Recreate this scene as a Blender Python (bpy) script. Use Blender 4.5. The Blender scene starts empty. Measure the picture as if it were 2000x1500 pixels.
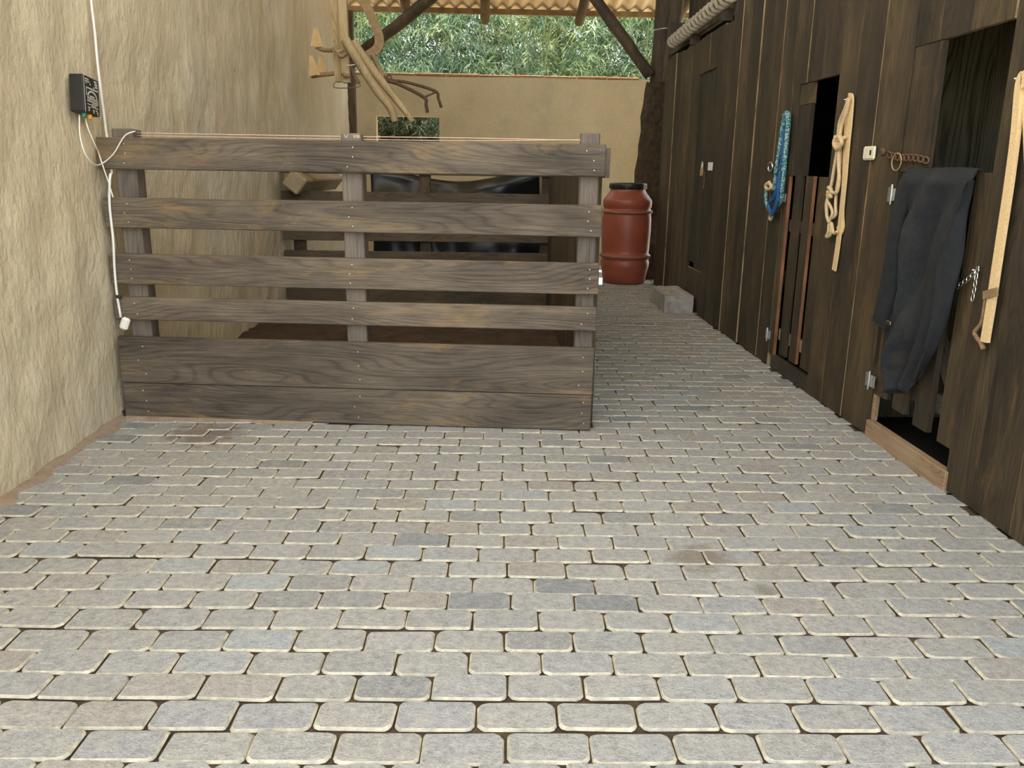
import bpy, bmesh, math, random
import numpy as np
from mathutils import Vector, Matrix, noise as mnoise

random.seed(7)
rng = np.random.default_rng(7)
S = bpy.context.scene
COL = S.collection

# ------------------------------------------------------------------ camera
CAM_H, FPX = 1.30, 1620.0
PITCH, ROLL, YAW = math.radians(14.52), 0.0157, math.radians(1.6)
FW = Vector((math.sin(YAW)*math.cos(PITCH), math.cos(YAW)*math.cos(PITCH), -math.sin(PITCH)))
RT0 = Vector((math.cos(YAW), -math.sin(YAW), 0)); UP0 = RT0.cross(FW)
RT = RT0*math.cos(ROLL) + UP0*math.sin(ROLL); UP = UP0*math.cos(ROLL) - RT0*math.sin(ROLL)
EYE = Vector((0, 0, CAM_H))
cd = bpy.data.cameras.new('camera'); cam = bpy.data.objects.new('camera', cd); COL.objects.link(cam)
cd.sensor_fit = 'HORIZONTAL'; cd.sensor_width = 36.0; cd.lens = FPX/2000*36
cd.clip_start = 0.02; cd.clip_end = 300
M = Matrix((RT, UP, -FW)).transposed().to_4x4(); M.translation = EYE
cam.matrix_world = M
S.camera = cam

# ------------------------------------------------------------------ sky, sun, exposure
wd = bpy.data.worlds.new('sky'); S.world = wd; wd.use_nodes = True
bg = wd.node_tree.nodes['Background']; bg.inputs['Color'].default_value = (0.93, 0.97, 1.0, 1); bg.inputs['Strength'].default_value = 1.0
sl = bpy.data.lights.new('sun', 'SUN'); sl.energy = 5.0; sl.color = (1.0, 0.93, 0.80); sl.angle = math.radians(0.6)
sun = bpy.data.objects.new('sun', sl); COL.objects.link(sun)
sd = Vector((0.20, -0.33, -1.0)).normalized()          # high sun, a little from behind the bamboo
sun.rotation_euler = sd.to_track_quat('-Z', 'Y').to_euler()
vs = S.view_settings
vs.view_transform = 'Standard'; vs.look = 'None'; vs.gamma = 1.0; vs.use_curve_mapping = False
vs.exposure = 1.80

# ------------------------------------------------------------------ surveying helpers: sight line meets a real plane
def ray(u, v): return FW + RT*((u-1000)/FPX) - UP*((v-750)/FPX)
def on_ground(u, v, z=0.0): d = ray(u, v); return EYE + d*((z-CAM_H)/d.z)
def on_x(u, v, x): d = ray(u, v); return EYE + d*(x/d.x)
def on_y(u, v, y): d = ray(u, v); return EYE + d*(y/d.y)

# ------------------------------------------------------------------ mesh helpers
def link(o, parent=None):
    COL.objects.link(o)
    if parent is not None: o.parent = parent
    return o
def mesh_obj(name, verts, faces, mats, parent=None, loc=(0, 0, 0), smooth=False, idx=None):
    me = bpy.data.meshes.new(name); me.from_pydata([tuple(v) for v in verts], [], faces); me.update()
    for m in (mats if isinstance(mats, (list, tuple)) else [mats]): me.materials.append(m)
    if idx is not None: me.polygons.foreach_set('material_index', idx)
    if smooth: me.polygons.foreach_set('use_smooth', [True]*len(me.polygons))
    o = bpy.data.objects.new(name, me); o.location = loc
    return link(o, parent)
def tag(o, label=None, cat=None, group=None, kind=None):
    if label: o['label'] = label
    if cat: o['category'] = cat
    if group: o['group'] = group
    if kind: o['kind'] = kind
    return o
def empty(name, loc=(0, 0, 0), rz=0.0):
    o = bpy.data.objects.new(name, None); o.location = loc; o.rotation_euler = (0, 0, rz); o.empty_display_size = 0.1
    return link(o)
BOXF = [(0, 3, 2, 1), (4, 5, 6, 7), (0, 1, 5, 4), (1, 2, 6, 5), (2, 3, 7, 6), (3, 0, 4, 7)]
def boxv(x0, x1, y0, y1, z0, z1):
    return [(x0, y0, z0), (x1, y0, z0), (x1, y1, z0), (x0, y1, z0), (x0, y0, z1), (x1, y0, z1), (x1, y1, z1), (x0, y1, z1)]
def box(name, x0, x1, y0, y1, z0, z1, mat, parent=None, bev=0.0, jit=0.0, rot=None):
    c = ((x0+x1)/2, (y0+y1)/2, (z0+z1)/2)
    v = [Vector(p)-Vector(c) for p in boxv(x0, x1, y0, y1, z0, z1)]
    if jit: v = [p+Vector([random.uniform(-jit, jit) for _ in range(3)]) for p in v]
    if bev:
        bm = bmesh.new(); vv = [bm.verts.new(p) for p in v]
        for f in BOXF: bm.faces.new([vv[i] for i in f])
        bmesh.ops.bevel(bm, geom=bm.edges[:], offset=bev, segments=1, affect='EDGES')
        me = bpy.data.meshes.new(name); bm.to_mesh(me); bm.free(); me.materials.append(mat)
        o = bpy.data.objects.new(name, me); link(o, parent)
    else:
        o = mesh_obj(name, v, BOXF, mat, parent)
    o.location = c
    if rot: o.rotation_euler = rot
    return o
def plank(name, x0, x1, y0, y1, z0, z1, face, edge, parent, axis):
    """sawn board: faces across `axis` are stained, the sawn edges stay raw"""
    c = Vector(((x0+x1)/2, (y0+y1)/2, (z0+z1)/2))
    v = [Vector(p)-c for p in boxv(x0, x1, y0, y1, z0, z1)]
    fa = {'x': (3, 5), 'y': (2, 4)}[axis]
    return mesh_obj(name, v, BOXF, [face, edge], parent, c, idx=[0 if i in fa else 1 for i in range(6)])
def smooth_path(pts, n=6):
    P = [Vector(p) for p in pts]
    if len(P) < 3: return P
    out = []
    for i in range(len(P)-1):
        p0, p1, p2, p3 = P[max(i-1, 0)], P[i], P[i+1], P[min(i+2, len(P)-1)]
        for k in range(n):
            t = k/n
            out.append(0.5*((2*p1)+(p2-p0)*t+(2*p0-5*p1+4*p2-p3)*t*t+(3*p1-p0-3*p2+p3)*t**3))
    return out+[P[-1]]
def tube_geo(path, r, sides=8, flat=None, closed=False):
    """sweep; r number or function of 0..1; flat=(half width, half thickness, width direction) for straps"""
    P = [Vector(p) for p in path]; n = len(P); V = []; Fc = []
    t0 = (P[1]-P[0]).normalized(); ref = Vector((0, 0, 1)) if abs(t0.z) < 0.9 else Vector((1, 0, 0))
    a = t0.cross(ref).normalized()
    for i in range(n):
        if closed: t = (P[(i+1) % n]-P[i-1]).normalized()
        else: t = (P[min(i+1, n-1)]-P[max(i-1, 0)]).normalized()
        if flat: a = flat[2]-t*flat[2].dot(t)
        else: a = a-t*a.dot(t)
        a.normalize(); b = t.cross(a)
        if flat:
            w, h = flat[0], flat[1]
            for sx, sy in ((-1, -1), (1, -1), (1, 1), (-1, 1)): V.append(P[i]+a*w*sx+b*h*sy)
        else:
            rr = r(i/(n-1)) if callable(r) else r
            for k in range(sides):
                q = 2*math.pi*k/sides; V.append(P[i]+a*math.cos(q)*rr+b*math.sin(q)*rr)
    m = 4 if flat else sides
    for i in range(n if closed else n-1):
        j = (i+1) % n
        for k in range(m): Fc.append((i*m+k, i*m+(k+1) % m, j*m+(k+1) % m, j*m+k))
    if not closed:
        Fc.append(tuple(range(m-1, -1, -1))); Fc.append(tuple((n-1)*m+k for k in range(m)))
    return V, Fc
def tube(name, path, r, mat, parent=None, sides=8, flat=None, closed=False, n=6, sm=True):
    pth = smooth_path(path, n) if n else path
    V, Fc = tube_geo(pth, r, sides, flat, closed)
    o = Vector(pth[0]); pl = parent.location if parent is not None else Vector((0, 0, 0))
    return mesh_obj(name, [v-o for v in V], Fc, mat, parent, o-pl, smooth=sm and not flat)
def lathe(name, prof, mat, parent=None, loc=(0, 0, 0), sides=40):
    V, Fc = [], []
    for r, z in prof:
        for k in range(sides):
            q = 2*math.pi*k/sides; V.append((r*math.cos(q), r*math.sin(q), z))
    for i in range(len(prof)-1):
        for k in range(sides): Fc.append((i*sides+k, i*sides+(k+1) % sides, (i+1)*sides+(k+1) % sides, (i+1)*sides+k))
    Fc.append(tuple(range(sides-1, -1, -1))); Fc.append(tuple((len(prof)-1)*sides+k for k in range(sides)))
    o = mesh_obj(name, V, Fc, mat, parent, loc, smooth=True)
    o.data.polygons[-1].use_smooth = False; o.data.polygons[-2].use_smooth = False
    return o

# ------------------------------------------------------------------ materials
class NT:
    def __init__(s, name, rough=0.85):
        s.m = bpy.data.materials.new(name); s.m.use_nodes = True; s.t = s.m.node_tree
        s.b = s.t.nodes['Principled BSDF']; s.b.inputs['Roughness'].default_value = rough
    def n(s, typ, **kw):
        nd = s.t.nodes.new(typ)
        for k, v in kw.items(): setattr(nd, k, v)
        return nd
    def l(s, a, b): s.t.links.new(a, b)
    def val(s, sock, v):
        if hasattr(v, 'is_output') or isinstance(v, bpy.types.NodeSocket): s.l(v, sock)
        else: sock.default_value = v
    def math(s, op, a, b=0.0, clamp=False):
        nd = s.n('ShaderNodeMath', operation=op, use_clamp=clamp); s.val(nd.inputs[0], a); s.val(nd.inputs[1], b); return nd.outputs[0]
    def mix(s, f, a, b):
        nd = s.n('ShaderNodeMix', data_type='RGBA'); s.val(nd.inputs[0], f); s.val(nd.inputs[6], a); s.val(nd.inputs[7], b); return nd.outputs[2]
    def ramp(s, f, stops, interp='LINEAR'):
        nd = s.n('ShaderNodeValToRGB'); r = nd.color_ramp; r.interpolation = interp
        while len(r.elements) < len(stops): r.elements.new(0.5)
        for e, (p, c) in zip(r.elements, stops):
            e.position = p; e.color = (c[0], c[1], c[2], 1) if hasattr(c, '__len__') else (c, c, c, 1)
        s.l(f, nd.inputs[0]); return nd.outputs[0]
    def noise(s, vec, scale, detail=3.0, rough=0.55, dist=0.0):
        nd = s.n('ShaderNodeTexNoise'); s.l(vec, nd.inputs['Vector'])
        nd.inputs['Scale'].default_value = scale; nd.inputs['Detail'].default_value = detail
        nd.inputs['Roughness'].default_value = rough; nd.inputs['Distortion'].default_value = dist
        return nd.outputs['Fac']
    def scaled(s, vec, sc, off=None):
        nd = s.n('ShaderNodeVectorMath', operation='MULTIPLY'); s.l(vec, nd.inputs[0]); nd.inputs[1].default_value = sc
        if off is None: return nd.outputs[0]
        ad = s.n('ShaderNodeVectorMath', operation='ADD'); s.l(nd.outputs[0], ad.inputs[0]); s.l(off, ad.inputs[1]); return ad.outputs[0]
    def bump(s, h, strength=0.4, dist=0.01, prev=None):
        nd = s.n('ShaderNodeBump'); nd.inputs['Strength'].default_value = strength; nd.inputs['Distance'].default_value = dist
        s.l(h, nd.inputs['Height'])
        if prev is not None: s.l(prev, nd.inputs['Normal'])
        s.l(nd.outputs[0], s.b.inputs['Normal']); return nd.outputs[0]
    def color(s, c): s.val(s.b.inputs['Base Color'], c)
def C(r, g, b): return (r, g, b, 1)

def plain(name, col, rough=0.7, metal=0.0, var=0.25, scale=30.0, bump=0.0):
    k = NT(name, rough); k.b.inputs['Metallic'].default_value = metal
    tc = k.n('ShaderNodeTexCoord').outputs['Object']
    f = k.noise(tc, scale, 4)
    lo = [max(0, c*(1-var)) for c in col]; hi = [min(1, c*(1+var)) for c in col]
    k.color(k.ramp(f, [(0.3, lo), (0.7, hi)]))
    if bump: k.bump(f, bump, 0.004)
    return k.m

def wood(name, axis, dark, mid, light, raw=(0.30, 0.19, 0.07), raw_amt=0.3, grain=1.0, rough=0.75, ring=55.0, tint=0.35):
    """weathered stained timber; axis = direction of the grain"""
    k = NT(name, rough)
    tc = k.n('ShaderNodeTexCoord').outputs['Object']
    oi = k.n('ShaderNodeObjectInfo').outputs['Random']
    off = k.n('ShaderNodeCombineXYZ')
    for i, mlt in enumerate((37.0, 71.0, 53.0)): k.l(k.math('MULTIPLY', oi, mlt), off.inputs[i])
    off = off.outputs[0]
    A = {'x': 0, 'y': 1, 'z': 2}[axis]
    def st(along, across):
        v = [across]*3; v[A] = along; return k.scaled(tc, v, off)
    field = k.noise(st(0.75, 6.0), 1.0, 1.0, 0.5, 0.15)          # its level lines are the year rings, closed ones are knots
    sx = k.n('ShaderNodeSeparateXYZ'); k.l(tc, sx.inputs[0]); ac = [sx.outputs[i] for i in range(3) if i != A]
    acr = k.math('MULTIPLY', k.math('ADD', ac[0], ac[1]), 260.0)
    rings = k.math('SINE', k.math('ADD', acr, k.math('MULTIPLY', field, ring*2.6)))
    rings = k.math('ADD', k.math('MULTIPLY', rings, 0.5), 0.5)
    rings = k.math('SUBTRACT', 1.0, k.math('POWER', rings, 4.0))      # thin dark late-wood lines
    fib = k.noise(st(4.0, 110.0), 1.0, 5, 0.7)
    blot = k.noise(st(1.6, 5.0), 1.0, 4, 0.6)
    f = k.math('ADD', k.math('MULTIPLY', rings, 0.13*grain), k.math('MULTIPLY', fib, 0.70))
    f = k.math('ADD', f, k.math('MULTIPLY', k.math('SUBTRACT', blot, 0.5), 0.9))
    col = k.ramp(f, [(0.12, dark), (0.42, mid), (0.85, light)])
    tone = k.math('ADD', k.math('MULTIPLY', k.math('FRACT', k.math('MULTIPLY', oi, 7.31)), tint), 1.0-tint/2)
    hs = k.n('ShaderNodeHueSaturation'); k.l(tone, hs.inputs['Value']); k.l(col, hs.inputs['Color']); col = hs.outputs[0]
    if raw_amt > 0:
        w = k.noise(st(2.2, 9.0), 1.0, 6, 0.7, 0.6)
        w = k.ramp(w, [(0.60-0.10*raw_amt, 0.0), (0.74, raw_amt)])
        col = k.mix(w, col, C(*raw))
    k.color(col)
    h = k.math('ADD', k.math('MULTIPLY', rings, 0.5), fib)
    k.bump(h, 0.35, 0.003)
    return k.m

FENCE_X = wood('weathered_fence_board', 'x', (0.024, 0.019, 0.014), (0.098, 0.077, 0.055), (0.235, 0.192, 0.138), raw=(0.33, 0.205, 0.075), raw_amt=0.6)
FENCE_Z = wood('weathered_fence_post', 'z', (0.06, 0.05, 0.04), (0.15, 0.125, 0.10), (0.27, 0.22, 0.165), raw_amt=0.3)
FENCE_Y = wood('weathered_side_board', 'y', (0.03, 0.025, 0.02), (0.10, 0.08, 0.06), (0.2, 0.16, 0.12))
DARK_Z = wood('dark_stained_plank', 'z', (0.007, 0.005, 0.0023), (0.041, 0.0285, 0.0128), (0.122, 0.084, 0.037), raw=(0.20, 0.115, 0.035), raw_amt=0.5, tint=0.8)
DARK_X = wood('dark_stained_board', 'x', (0.018, 0.013, 0.008), (0.055, 0.045, 0.030), (0.12, 0.095, 0.062), raw_amt=0.2)
FAR_X = wood('brown_stained_board', 'x', (0.02, 0.014, 0.008), (0.072, 0.053, 0.032), (0.15, 0.112, 0.066), raw_amt=0.3)
DARK_Y = wood('dark_stained_rail', 'y', (0.018, 0.013, 0.008), (0.055, 0.045, 0.030), (0.12, 0.095, 0.062), raw_amt=0.2)
DOOR_Z = wood('blackish_door_plank', 'z', (0.006, 0.005, 0.003), (0.022, 0.018, 0.010), (0.062, 0.050, 0.028), raw_amt=0.1)
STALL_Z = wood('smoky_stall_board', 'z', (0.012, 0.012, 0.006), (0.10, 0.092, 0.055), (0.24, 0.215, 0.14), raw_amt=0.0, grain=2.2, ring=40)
EDGE = plain('raw_sawn_edge', (0.30, 0.205, 0.10), 0.8, var=0.65, scale=5)
EDGE_RED = plain('reddish_sawn_edge', (0.24, 0.105, 0.045), 0.8, var=0.4, scale=5)
SILL = wood('pale_sill_board', 'y', (0.14, 0.08, 0.04), (0.36, 0.24, 0.14), (0.52, 0.38, 0.24), raw_amt=0.0)
LOG_Z = wood('dark_log_upright', 'z', (0.014, 0.010, 0.005), (0.065, 0.045, 0.022), (0.15, 0.105, 0.05), raw=(0.42, 0.34, 0.18), raw_amt=0.22)
LOG_Y = wood('dark_log_lengthwise', 'y', (0.03, 0.02, 0.01), (0.10, 0.07, 0.035), (0.20, 0.145, 0.07))
OLD_Z = wood('old_pale_timber', 'z', (0.14, 0.10, 0.05), (0.40, 0.30, 0.155), (0.58, 0.46, 0.27), raw_amt=0.0)
PALE_Y = wood('cut_timber', 'y', (0.16, 0.12, 0.07), (0.29, 0.225, 0.135), (0.38, 0.30, 0.19), raw_amt=0.0)

def m_paver():
    k = NT('cobble_paver', 0.88)
    tc = k.n('ShaderNodeTexCoord').outputs['Object']; ge = k.n('ShaderNodeNewGeometry')
    pos = ge.outputs['Position']
    r = k.math('FRACT', k.math('ADD', k.math('MULTIPLY', k.n('ShaderNodeObjectInfo').outputs['Random'], 3.7), k.math('MULTIPLY', ge.outputs['Random Per Island'], 5.3)))
    base = k.ramp(r, [(0.0, (0.25, 0.265, 0.275)), (0.035, (0.30, 0.305, 0.30)), (0.12, (0.36, 0.36, 0.345)), (0.38, (0.39, 0.385, 0.36)), (0.55, (0.355, 0.36, 0.36)), (0.72, (0.41, 0.405, 0.385)), (0.88, (0.36, 0.335, 0.30)), (1.0, (0.375, 0.405, 0.42))])
    n1 = k.noise(pos, 38, 6, 0.72); n2 = k.noise(pos, 170, 3, 0.6); n3 = k.noise(pos, 2.6, 3)
    f = k.math('ADD', k.math('MULTIPLY', k.math('SUBTRACT', n1, 0.5), 1.3), k.math('ADD', 1.0, k.math('MULTIPLY', k.math('SUBTRACT', n2, 0.5), 0.9)))
    hs = k.n('ShaderNodeHueSaturation'); k.l(f, hs.inputs['Value']); k.l(base, hs.inputs['Color'])
    pale = k.ramp(k.noise(pos, 14, 5, 0.7), [(0.52, 0.0), (0.70, 0.6)])
    col = k.mix(pale, hs.outputs[0], C(0.50, 0.475, 0.41))
    col = k.mix(k.ramp(n3, [(0.55, 0.0), (0.75, 0.30)]), col, C(0.36, 0.42, 0.47))
    for sx, sy, rad, cc, am in ((0.74, 2.62, 0.13, (0.16, 0.11, 0.06), 0.55), (-1.42, 3.98, 0.22, (0.15, 0.085, 0.05), 0.6), (0.9, 2.40, 0.05, (0.13, 0.11, 0.07), 0.5)):
        vd = k.n('ShaderNodeVectorMath', operation='DISTANCE'); k.l(pos, vd.inputs[0]); vd.inputs[1].default_value = (sx, sy, 0)
        d = k.math('ADD', vd.outputs['Value'], k.math('MULTIPLY', k.math('SUBTRACT', k.noise(pos, 17, 4), 0.5), rad*1.6))
        col = k.mix(k.ramp(k.math('DIVIDE', d, rad), [(0.45, am), (1.0, 0.0)]), col, C(*cc))
    k.color(col)
    h = k.math('ADD', n1, k.math('MULTIPLY', n2, 0.6))
    k.bump(h, 0.9, 0.010)
    return k.m
def m_paver_edge():
    k = NT('dusty_paver_edge', 0.95)
    pos = k.n('ShaderNodeNewGeometry').outputs['Position']
    k.color(k.ramp(k.noise(pos, 26, 5, 0.7), [(0.36, (0.34, 0.325, 0.28)), (0.5, (0.47, 0.435, 0.34)), (0.68, (0.66, 0.60, 0.45))]))
    k.bump(k.noise(pos, 90, 3), 0.5, 0.004)
    return k.m
PAVER, PAVER_E = m_paver(), m_paver_edge()

def m_plaster(name, lo, mid, hi, grey, orange, streak=True, fine=0.8):
    k = NT(name, 0.95)
    pos = k.n('ShaderNodeNewGeometry').outputs['Position']
    n1 = k.noise(pos, 1.3, 4, 0.6); n2 = k.noise(pos, 34, 5, 0.65)
    vst = k.noise(k.scaled(pos, (15, 15, 6.5)), 1.0, 5, 0.65, 0.3)
    f = k.math('ADD', k.math('MULTIPLY', n1, 0.6), k.math('MULTIPLY', vst if streak else n2, 0.4))
    col = k.ramp(f, [(0.3, lo), (0.5, mid), (0.7, hi)])
    col = k.mix(k.ramp(k.noise(pos, 0.9 if streak else 3.3, 3), [(0.5, 0.0), (0.7, 0.6)]), col, C(*grey))
    col = k.mix(k.ramp(k.noise(k.scaled(pos, (1.0, 2.2, 0.9), None), 1.2, 3), [(0.58, 0.0), (0.72, 0.5)]), col, C(*orange))
    k.color(col)
    big = k.noise(k.scaled(pos, (24, 24, 13) if streak else (9, 9, 9)), 1.0, 4, 0.55, 0.0)
    p = k.bump(big, 0.6*fine, 0.03)
    k.bump(n2, 0.6*fine, 0.010, p)
    return k.m
PLASTER = m_plaster('rough_lime_plaster', (0.50, 0.415, 0.27), (0.61, 0.525, 0.36), (0.72, 0.63, 0.45), (0.60, 0.555, 0.44), (0.70, 0.53, 0.33))
PLASTER_B = m_plaster('back_wall_plaster', (0.48, 0.385, 0.225), (0.57, 0.47, 0.285), (0.63, 0.53, 0.34), (0.43, 0.375, 0.25), (0.58, 0.46, 0.27), streak=False, fine=0.35)

def m_soil(name, a, b, scale=6):
    k = NT(name, 1.0); pos = k.n('ShaderNodeNewGeometry').outputs['Position']
    n = k.noise(pos, scale, 8, 0.7); k.color(k.ramp(n, [(0.3, a), (0.7, b)])); k.bump(k.noise(pos, scale*8, 5, 0.7), 0.8, 0.02); return k.m
JOINT = m_soil('sandy_joint', (0.045, 0.030, 0.018), (0.14, 0.090, 0.052), 9)
SOIL = m_soil('dark_pen_soil', (0.030, 0.016, 0.009), (0.085, 0.048, 0.028), 5)
YARD = m_soil('pale_bounce_ground', (0.36, 0.29, 0.19), (0.54, 0.46, 0.32), 1.5)
BARK = m_soil('coarse_bark', (0.02, 0.013, 0.007), (0.11, 0.075, 0.035), 16)
CONCRETE = plain('rough_concrete', (0.36, 0.34, 0.30), 0.95, var=0.25, scale=12, bump=0.6)
ROOF = plain('fibre_cement', (0.90, 0.80, 0.58), 0.9, var=0.1, scale=4)
ROOFB = plain('purlin_timber', (0.26, 0.17, 0.07), 0.85, var=0.3, scale=7)
BRICKTOP = plain('terracotta_coping', (0.42, 0.22, 0.10), 0.9, var=0.3, scale=9)
BLACK_TARP = plain('black_polythene', (0.010, 0.012, 0.016), 0.30, var=0.1)
BARREL_R = plain('red_brown_plastic', (0.30, 0.075, 0.040), 0.42, var=0.14, scale=5)
BARREL_D = plain('dusty_ridge_plastic', (0.27, 0.13, 0.08), 0.7, var=0.2, scale=8)
BLACK_P = plain('black_plastic', (0.018, 0.019, 0.018), 0.42, var=0.2)
WHITE_P = plain('white_plastic', (0.80, 0.80, 0.76), 0.45, var=0.05)
CREAM_P = plain('cream_plastic', (0.78, 0.72, 0.52), 0.5, var=0.05)
PRINT = plain('pale_print', (0.50, 0.49, 0.44), 0.6, var=0.1)
GREEN_P = plain('green_plastic', (0.02, 0.20, 0.10), 0.45, var=0.1)
YELLOW_P = plain('yellow_plastic', (0.75, 0.36, 0.02), 0.45, var=0.1)
PINKWIRE = plain('pinkish_polywire', (0.74, 0.50, 0.38), 0.6, var=0.12, scale=60)
STEEL = plain('galvanised_steel', (0.62, 0.63, 0.62), 0.38, metal=0.9, var=0.15)
CHROME = plain('bright_chain_steel', (0.72, 0.73, 0.74), 0.25, metal=1.0, var=0.08)
RUST = plain('rusty_iron', (0.11, 0.062, 0.036), 0.8, metal=0.2, var=0.4, scale=60)
RUSTPALE = plain('dusty_old_iron', (0.28, 0.195, 0.10), 0.85, metal=0.1, var=0.25, scale=20)
BRASS = plain('brass', (0.60, 0.42, 0.18), 0.4, metal=0.8, var=0.1)
STRAP = plain('cream_webbing', (0.72, 0.52, 0.27), 0.9, var=0.14, scale=120, bump=0.4)
ROPE = plain('tan_cotton_rope', (0.62, 0.47, 0.27), 0.95, var=0.22, scale=150, bump=0.5)
LEATHER = plain('brown_leather', (0.26, 0.165, 0.085), 0.7, var=0.3)
BLUE = plain('blue_cord', (0.015, 0.10, 0.26), 0.7, var=0.3, scale=90)
COAT = plain('navy_work_cotton', (0.011, 0.013, 0.0155), 0.95, var=0.3, scale=25, bump=0.25)
NAIL = plain('nail_head', (0.70, 0.68, 0.62), 0.4, metal=0.3, var=0.05)
CARVE = plain('scratched_pale_wood', (0.50, 0.42, 0.28), 0.9, var=0.1)
def m_teal():
    k = NT('teal_flecked_rope', 0.85); tc = k.n('ShaderNodeTexCoord').outputs['Object']
    v = k.n('ShaderNodeTexVoronoi'); k.l(tc, v.inputs['Vector']); v.inputs['Scale'].default_value = 130
    sp = k.n('ShaderNodeSeparateColor'); k.l(v.outputs['Color'], sp.inputs[0])
    k.color(k.ramp(sp.outputs[0], [(0.0, (0.02, 0.15, 0.20)), (0.35, (0.03, 0.21, 0.22)), (0.62, (0.05, 0.24, 0.25)), (0.66, (0.42, 0.48, 0.42)), (1.0, (0.05, 0.22, 0.30))], 'CONSTANT')); return k.m
TEAL = m_teal()
def m_coatdust():
    k = NT('navy_work_cotton_dusty', 0.95); tc = k.n('ShaderNodeTexCoord').outputs['Object']
    n = k.noise(tc, 5.0, 4, 0.6); base = k.ramp(k.noise(tc, 60, 3), [(0.3, (0.009, 0.0108, 0.0125)), (0.7, (0.016, 0.0185, 0.0205))])
    k.color(k.mix(k.ramp(n, [(0.52, 0.0), (0.68, 0.7)]), base, C(0.034, 0.030, 0.025))); k.bump(k.noise(tc, 40, 3), 0.2, 0.004); return k.m
COATD = m_coatdust()
def m_leaf():
    k = NT('bamboo_leaf', 0.5); ge = k.n('ShaderNodeNewGeometry')
    r = ge.outputs['Random Per Island']
    col = k.ramp(r, [(0.0, (0.08, 0.15, 0.07)), (0.35, (0.16, 0.27, 0.15)), (0.6, (0.25, 0.37, 0.22)), (0.82, (0.36, 0.46, 0.17)), (0.93, (0.52, 0.54, 0.24)), (1.0, (0.58, 0.55, 0.34))])
    pos = ge.outputs['Position']
    col = k.mix(k.ramp(k.noise(pos, 0.75, 2), [(0.42, 0.0), (0.62, 0.65)]), col, C(0.17, 0.30, 0.24))
    col = k.mix(k.ramp(k.noise(k.scaled(pos, (1, 1, 1)), 1.3, 2), [(0.56, 0.0), (0.70, 0.5)]), col, C(0.50, 0.56, 0.20))
    k.color(col)
    tr = k.n('ShaderNodeBsdfTranslucent'); k.l(col, tr.inputs['Color'])
    mx = k.n('ShaderNodeMixShader'); mx.inputs[0].default_value = 0.32
    k.l(k.b.outputs[0], mx.inputs[1]); k.l(tr.outputs[0], mx.inputs[2]); k.l(mx.outputs[0], k.t.nodes['Material Output'].inputs['Surface'])
    return k.m
LEAF = m_leaf()
CULM = plain('bamboo_culm', (0.10, 0.13, 0.05), 0.5, var=0.3, scale=4)

# ------------------------------------------------------------------ ground and floor
XL, XR = -1.93, 1.94
def fence_y(x): return 4.235 + (x+1.93)*(4.06-4.235)/2.47
def grid_obj(name, x0, x1, y0, y1, nx, ny, hf, mat, kind='structure', parent=None):
    V = [(x0+(x1-x0)*i/nx, y0+(y1-y0)*j/ny, hf(x0+(x1-x0)*i/nx, y0+(y1-y0)*j/ny)) for j in range(ny+1) for i in range(nx+1)]
    Fc = [(j*(nx+1)+i, j*(nx+1)+i+1, (j+1)*(nx+1)+i+1, (j+1)*(nx+1)+i) for j in range(ny) for i in range(nx)]
    o = mesh_obj(name, V, Fc, mat, parent, smooth=True)
    if kind: o['kind'] = kind
    return o
ground = grid_obj('ground', -40, 40, -40, 60, 40, 50, lambda x, y: -0.06, YARD)  # unseen outer yard, added and coloured pale to bounce sunlight inward
floor = grid_obj('floor', -2.1, 2.0, -1.2, 12.6, 4, 14, lambda x, y: -0.0115, JOINT)

def paver_mesh(i, L=0.1975, Wd=0.1103):
    rr = random.Random(100+i); a, b = L/2-rr.uniform(0.0010, 0.0024), Wd/2-rr.uniform(0.0008, 0.0018)
    def ring(a, b, ins, z):
        pts = []
        for cx, cy, q0 in ((1, -1, -90), (1, 1, 0), (-1, 1, 90), (-1, -1, 180)):
            rad = cr[(cx, cy)]
            for q in (8, 45, 82):
                t = math.radians(q0+q)
                pts.append([(a-rad)*cx+math.cos(t)*(rad), (b-rad)*cy+math.sin(t)*(rad), z])
        for k, p in enumerate(pts):
            p[0] += jx[k]; p[1] += jy[k]
            p[0] *= 1-ins/a; p[1] *= 1-ins/b
            p[2] += jz[k] if z < -0.001 else jz[k]*0.4
        return pts
    cr = {c: rr.uniform(0.009, 0.027) for c in ((1, -1), (1, 1), (-1, 1), (-1, -1))}
    jx = [rr.uniform(-0.0022, 0.0018) for _ in range(12)]; jy = [rr.uniform(-0.0026, 0.0016) for _ in range(12)]; jz = [rr.uniform(-0.0015, 0.001) for _ in range(12)]
    r0, r1, r2 = ring(a, b, rr.uniform(0.0035, 0.0065), 0.0), ring(a, b, 0.0, -0.0065), ring(a, b, -0.0003, -0.026)
    V = r0+r1+r2; Fc = [tuple(range(12))]+[(g*12+k, g*12+12+k, g*12+12+(k+1) % 12, g*12+(k+1) % 12) for g in (0, 1) for k in range(12)]
    me = bpy.data.meshes.new('paver'); me.from_pydata([tuple(p) for p in V], [], Fc); me.materials.append(PAVER); me.materials.append(PAVER_E); me.materials.append(JOINT)
    me.polygons.foreach_set('material_index', [0]+[1]*12+[2]*12); me.update()
    return me
PMESH = [paver_mesh(i) for i in range(16)]
spots = []
for rI in range(-22, 92):
    yb = 1.716+0.1103*(rI+0.5)+0.004*math.sin(rI*1.7)
    offx = (0.061 if rI % 2 == 1 else 0.061+0.0985)+random.uniform(-0.018, 0.018)
    for cI in range(-12, 12):
        x = offx+0.1975*(cI+0.5); y = yb-0.017*x+0.006*math.sin(x*2.1+rI*0.4)
        if x < XL-0.09 or x > XR+0.04: continue
        if x < 0.46 and y > fence_y(x)+0.06: continue
        spots.append((x, y))
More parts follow.
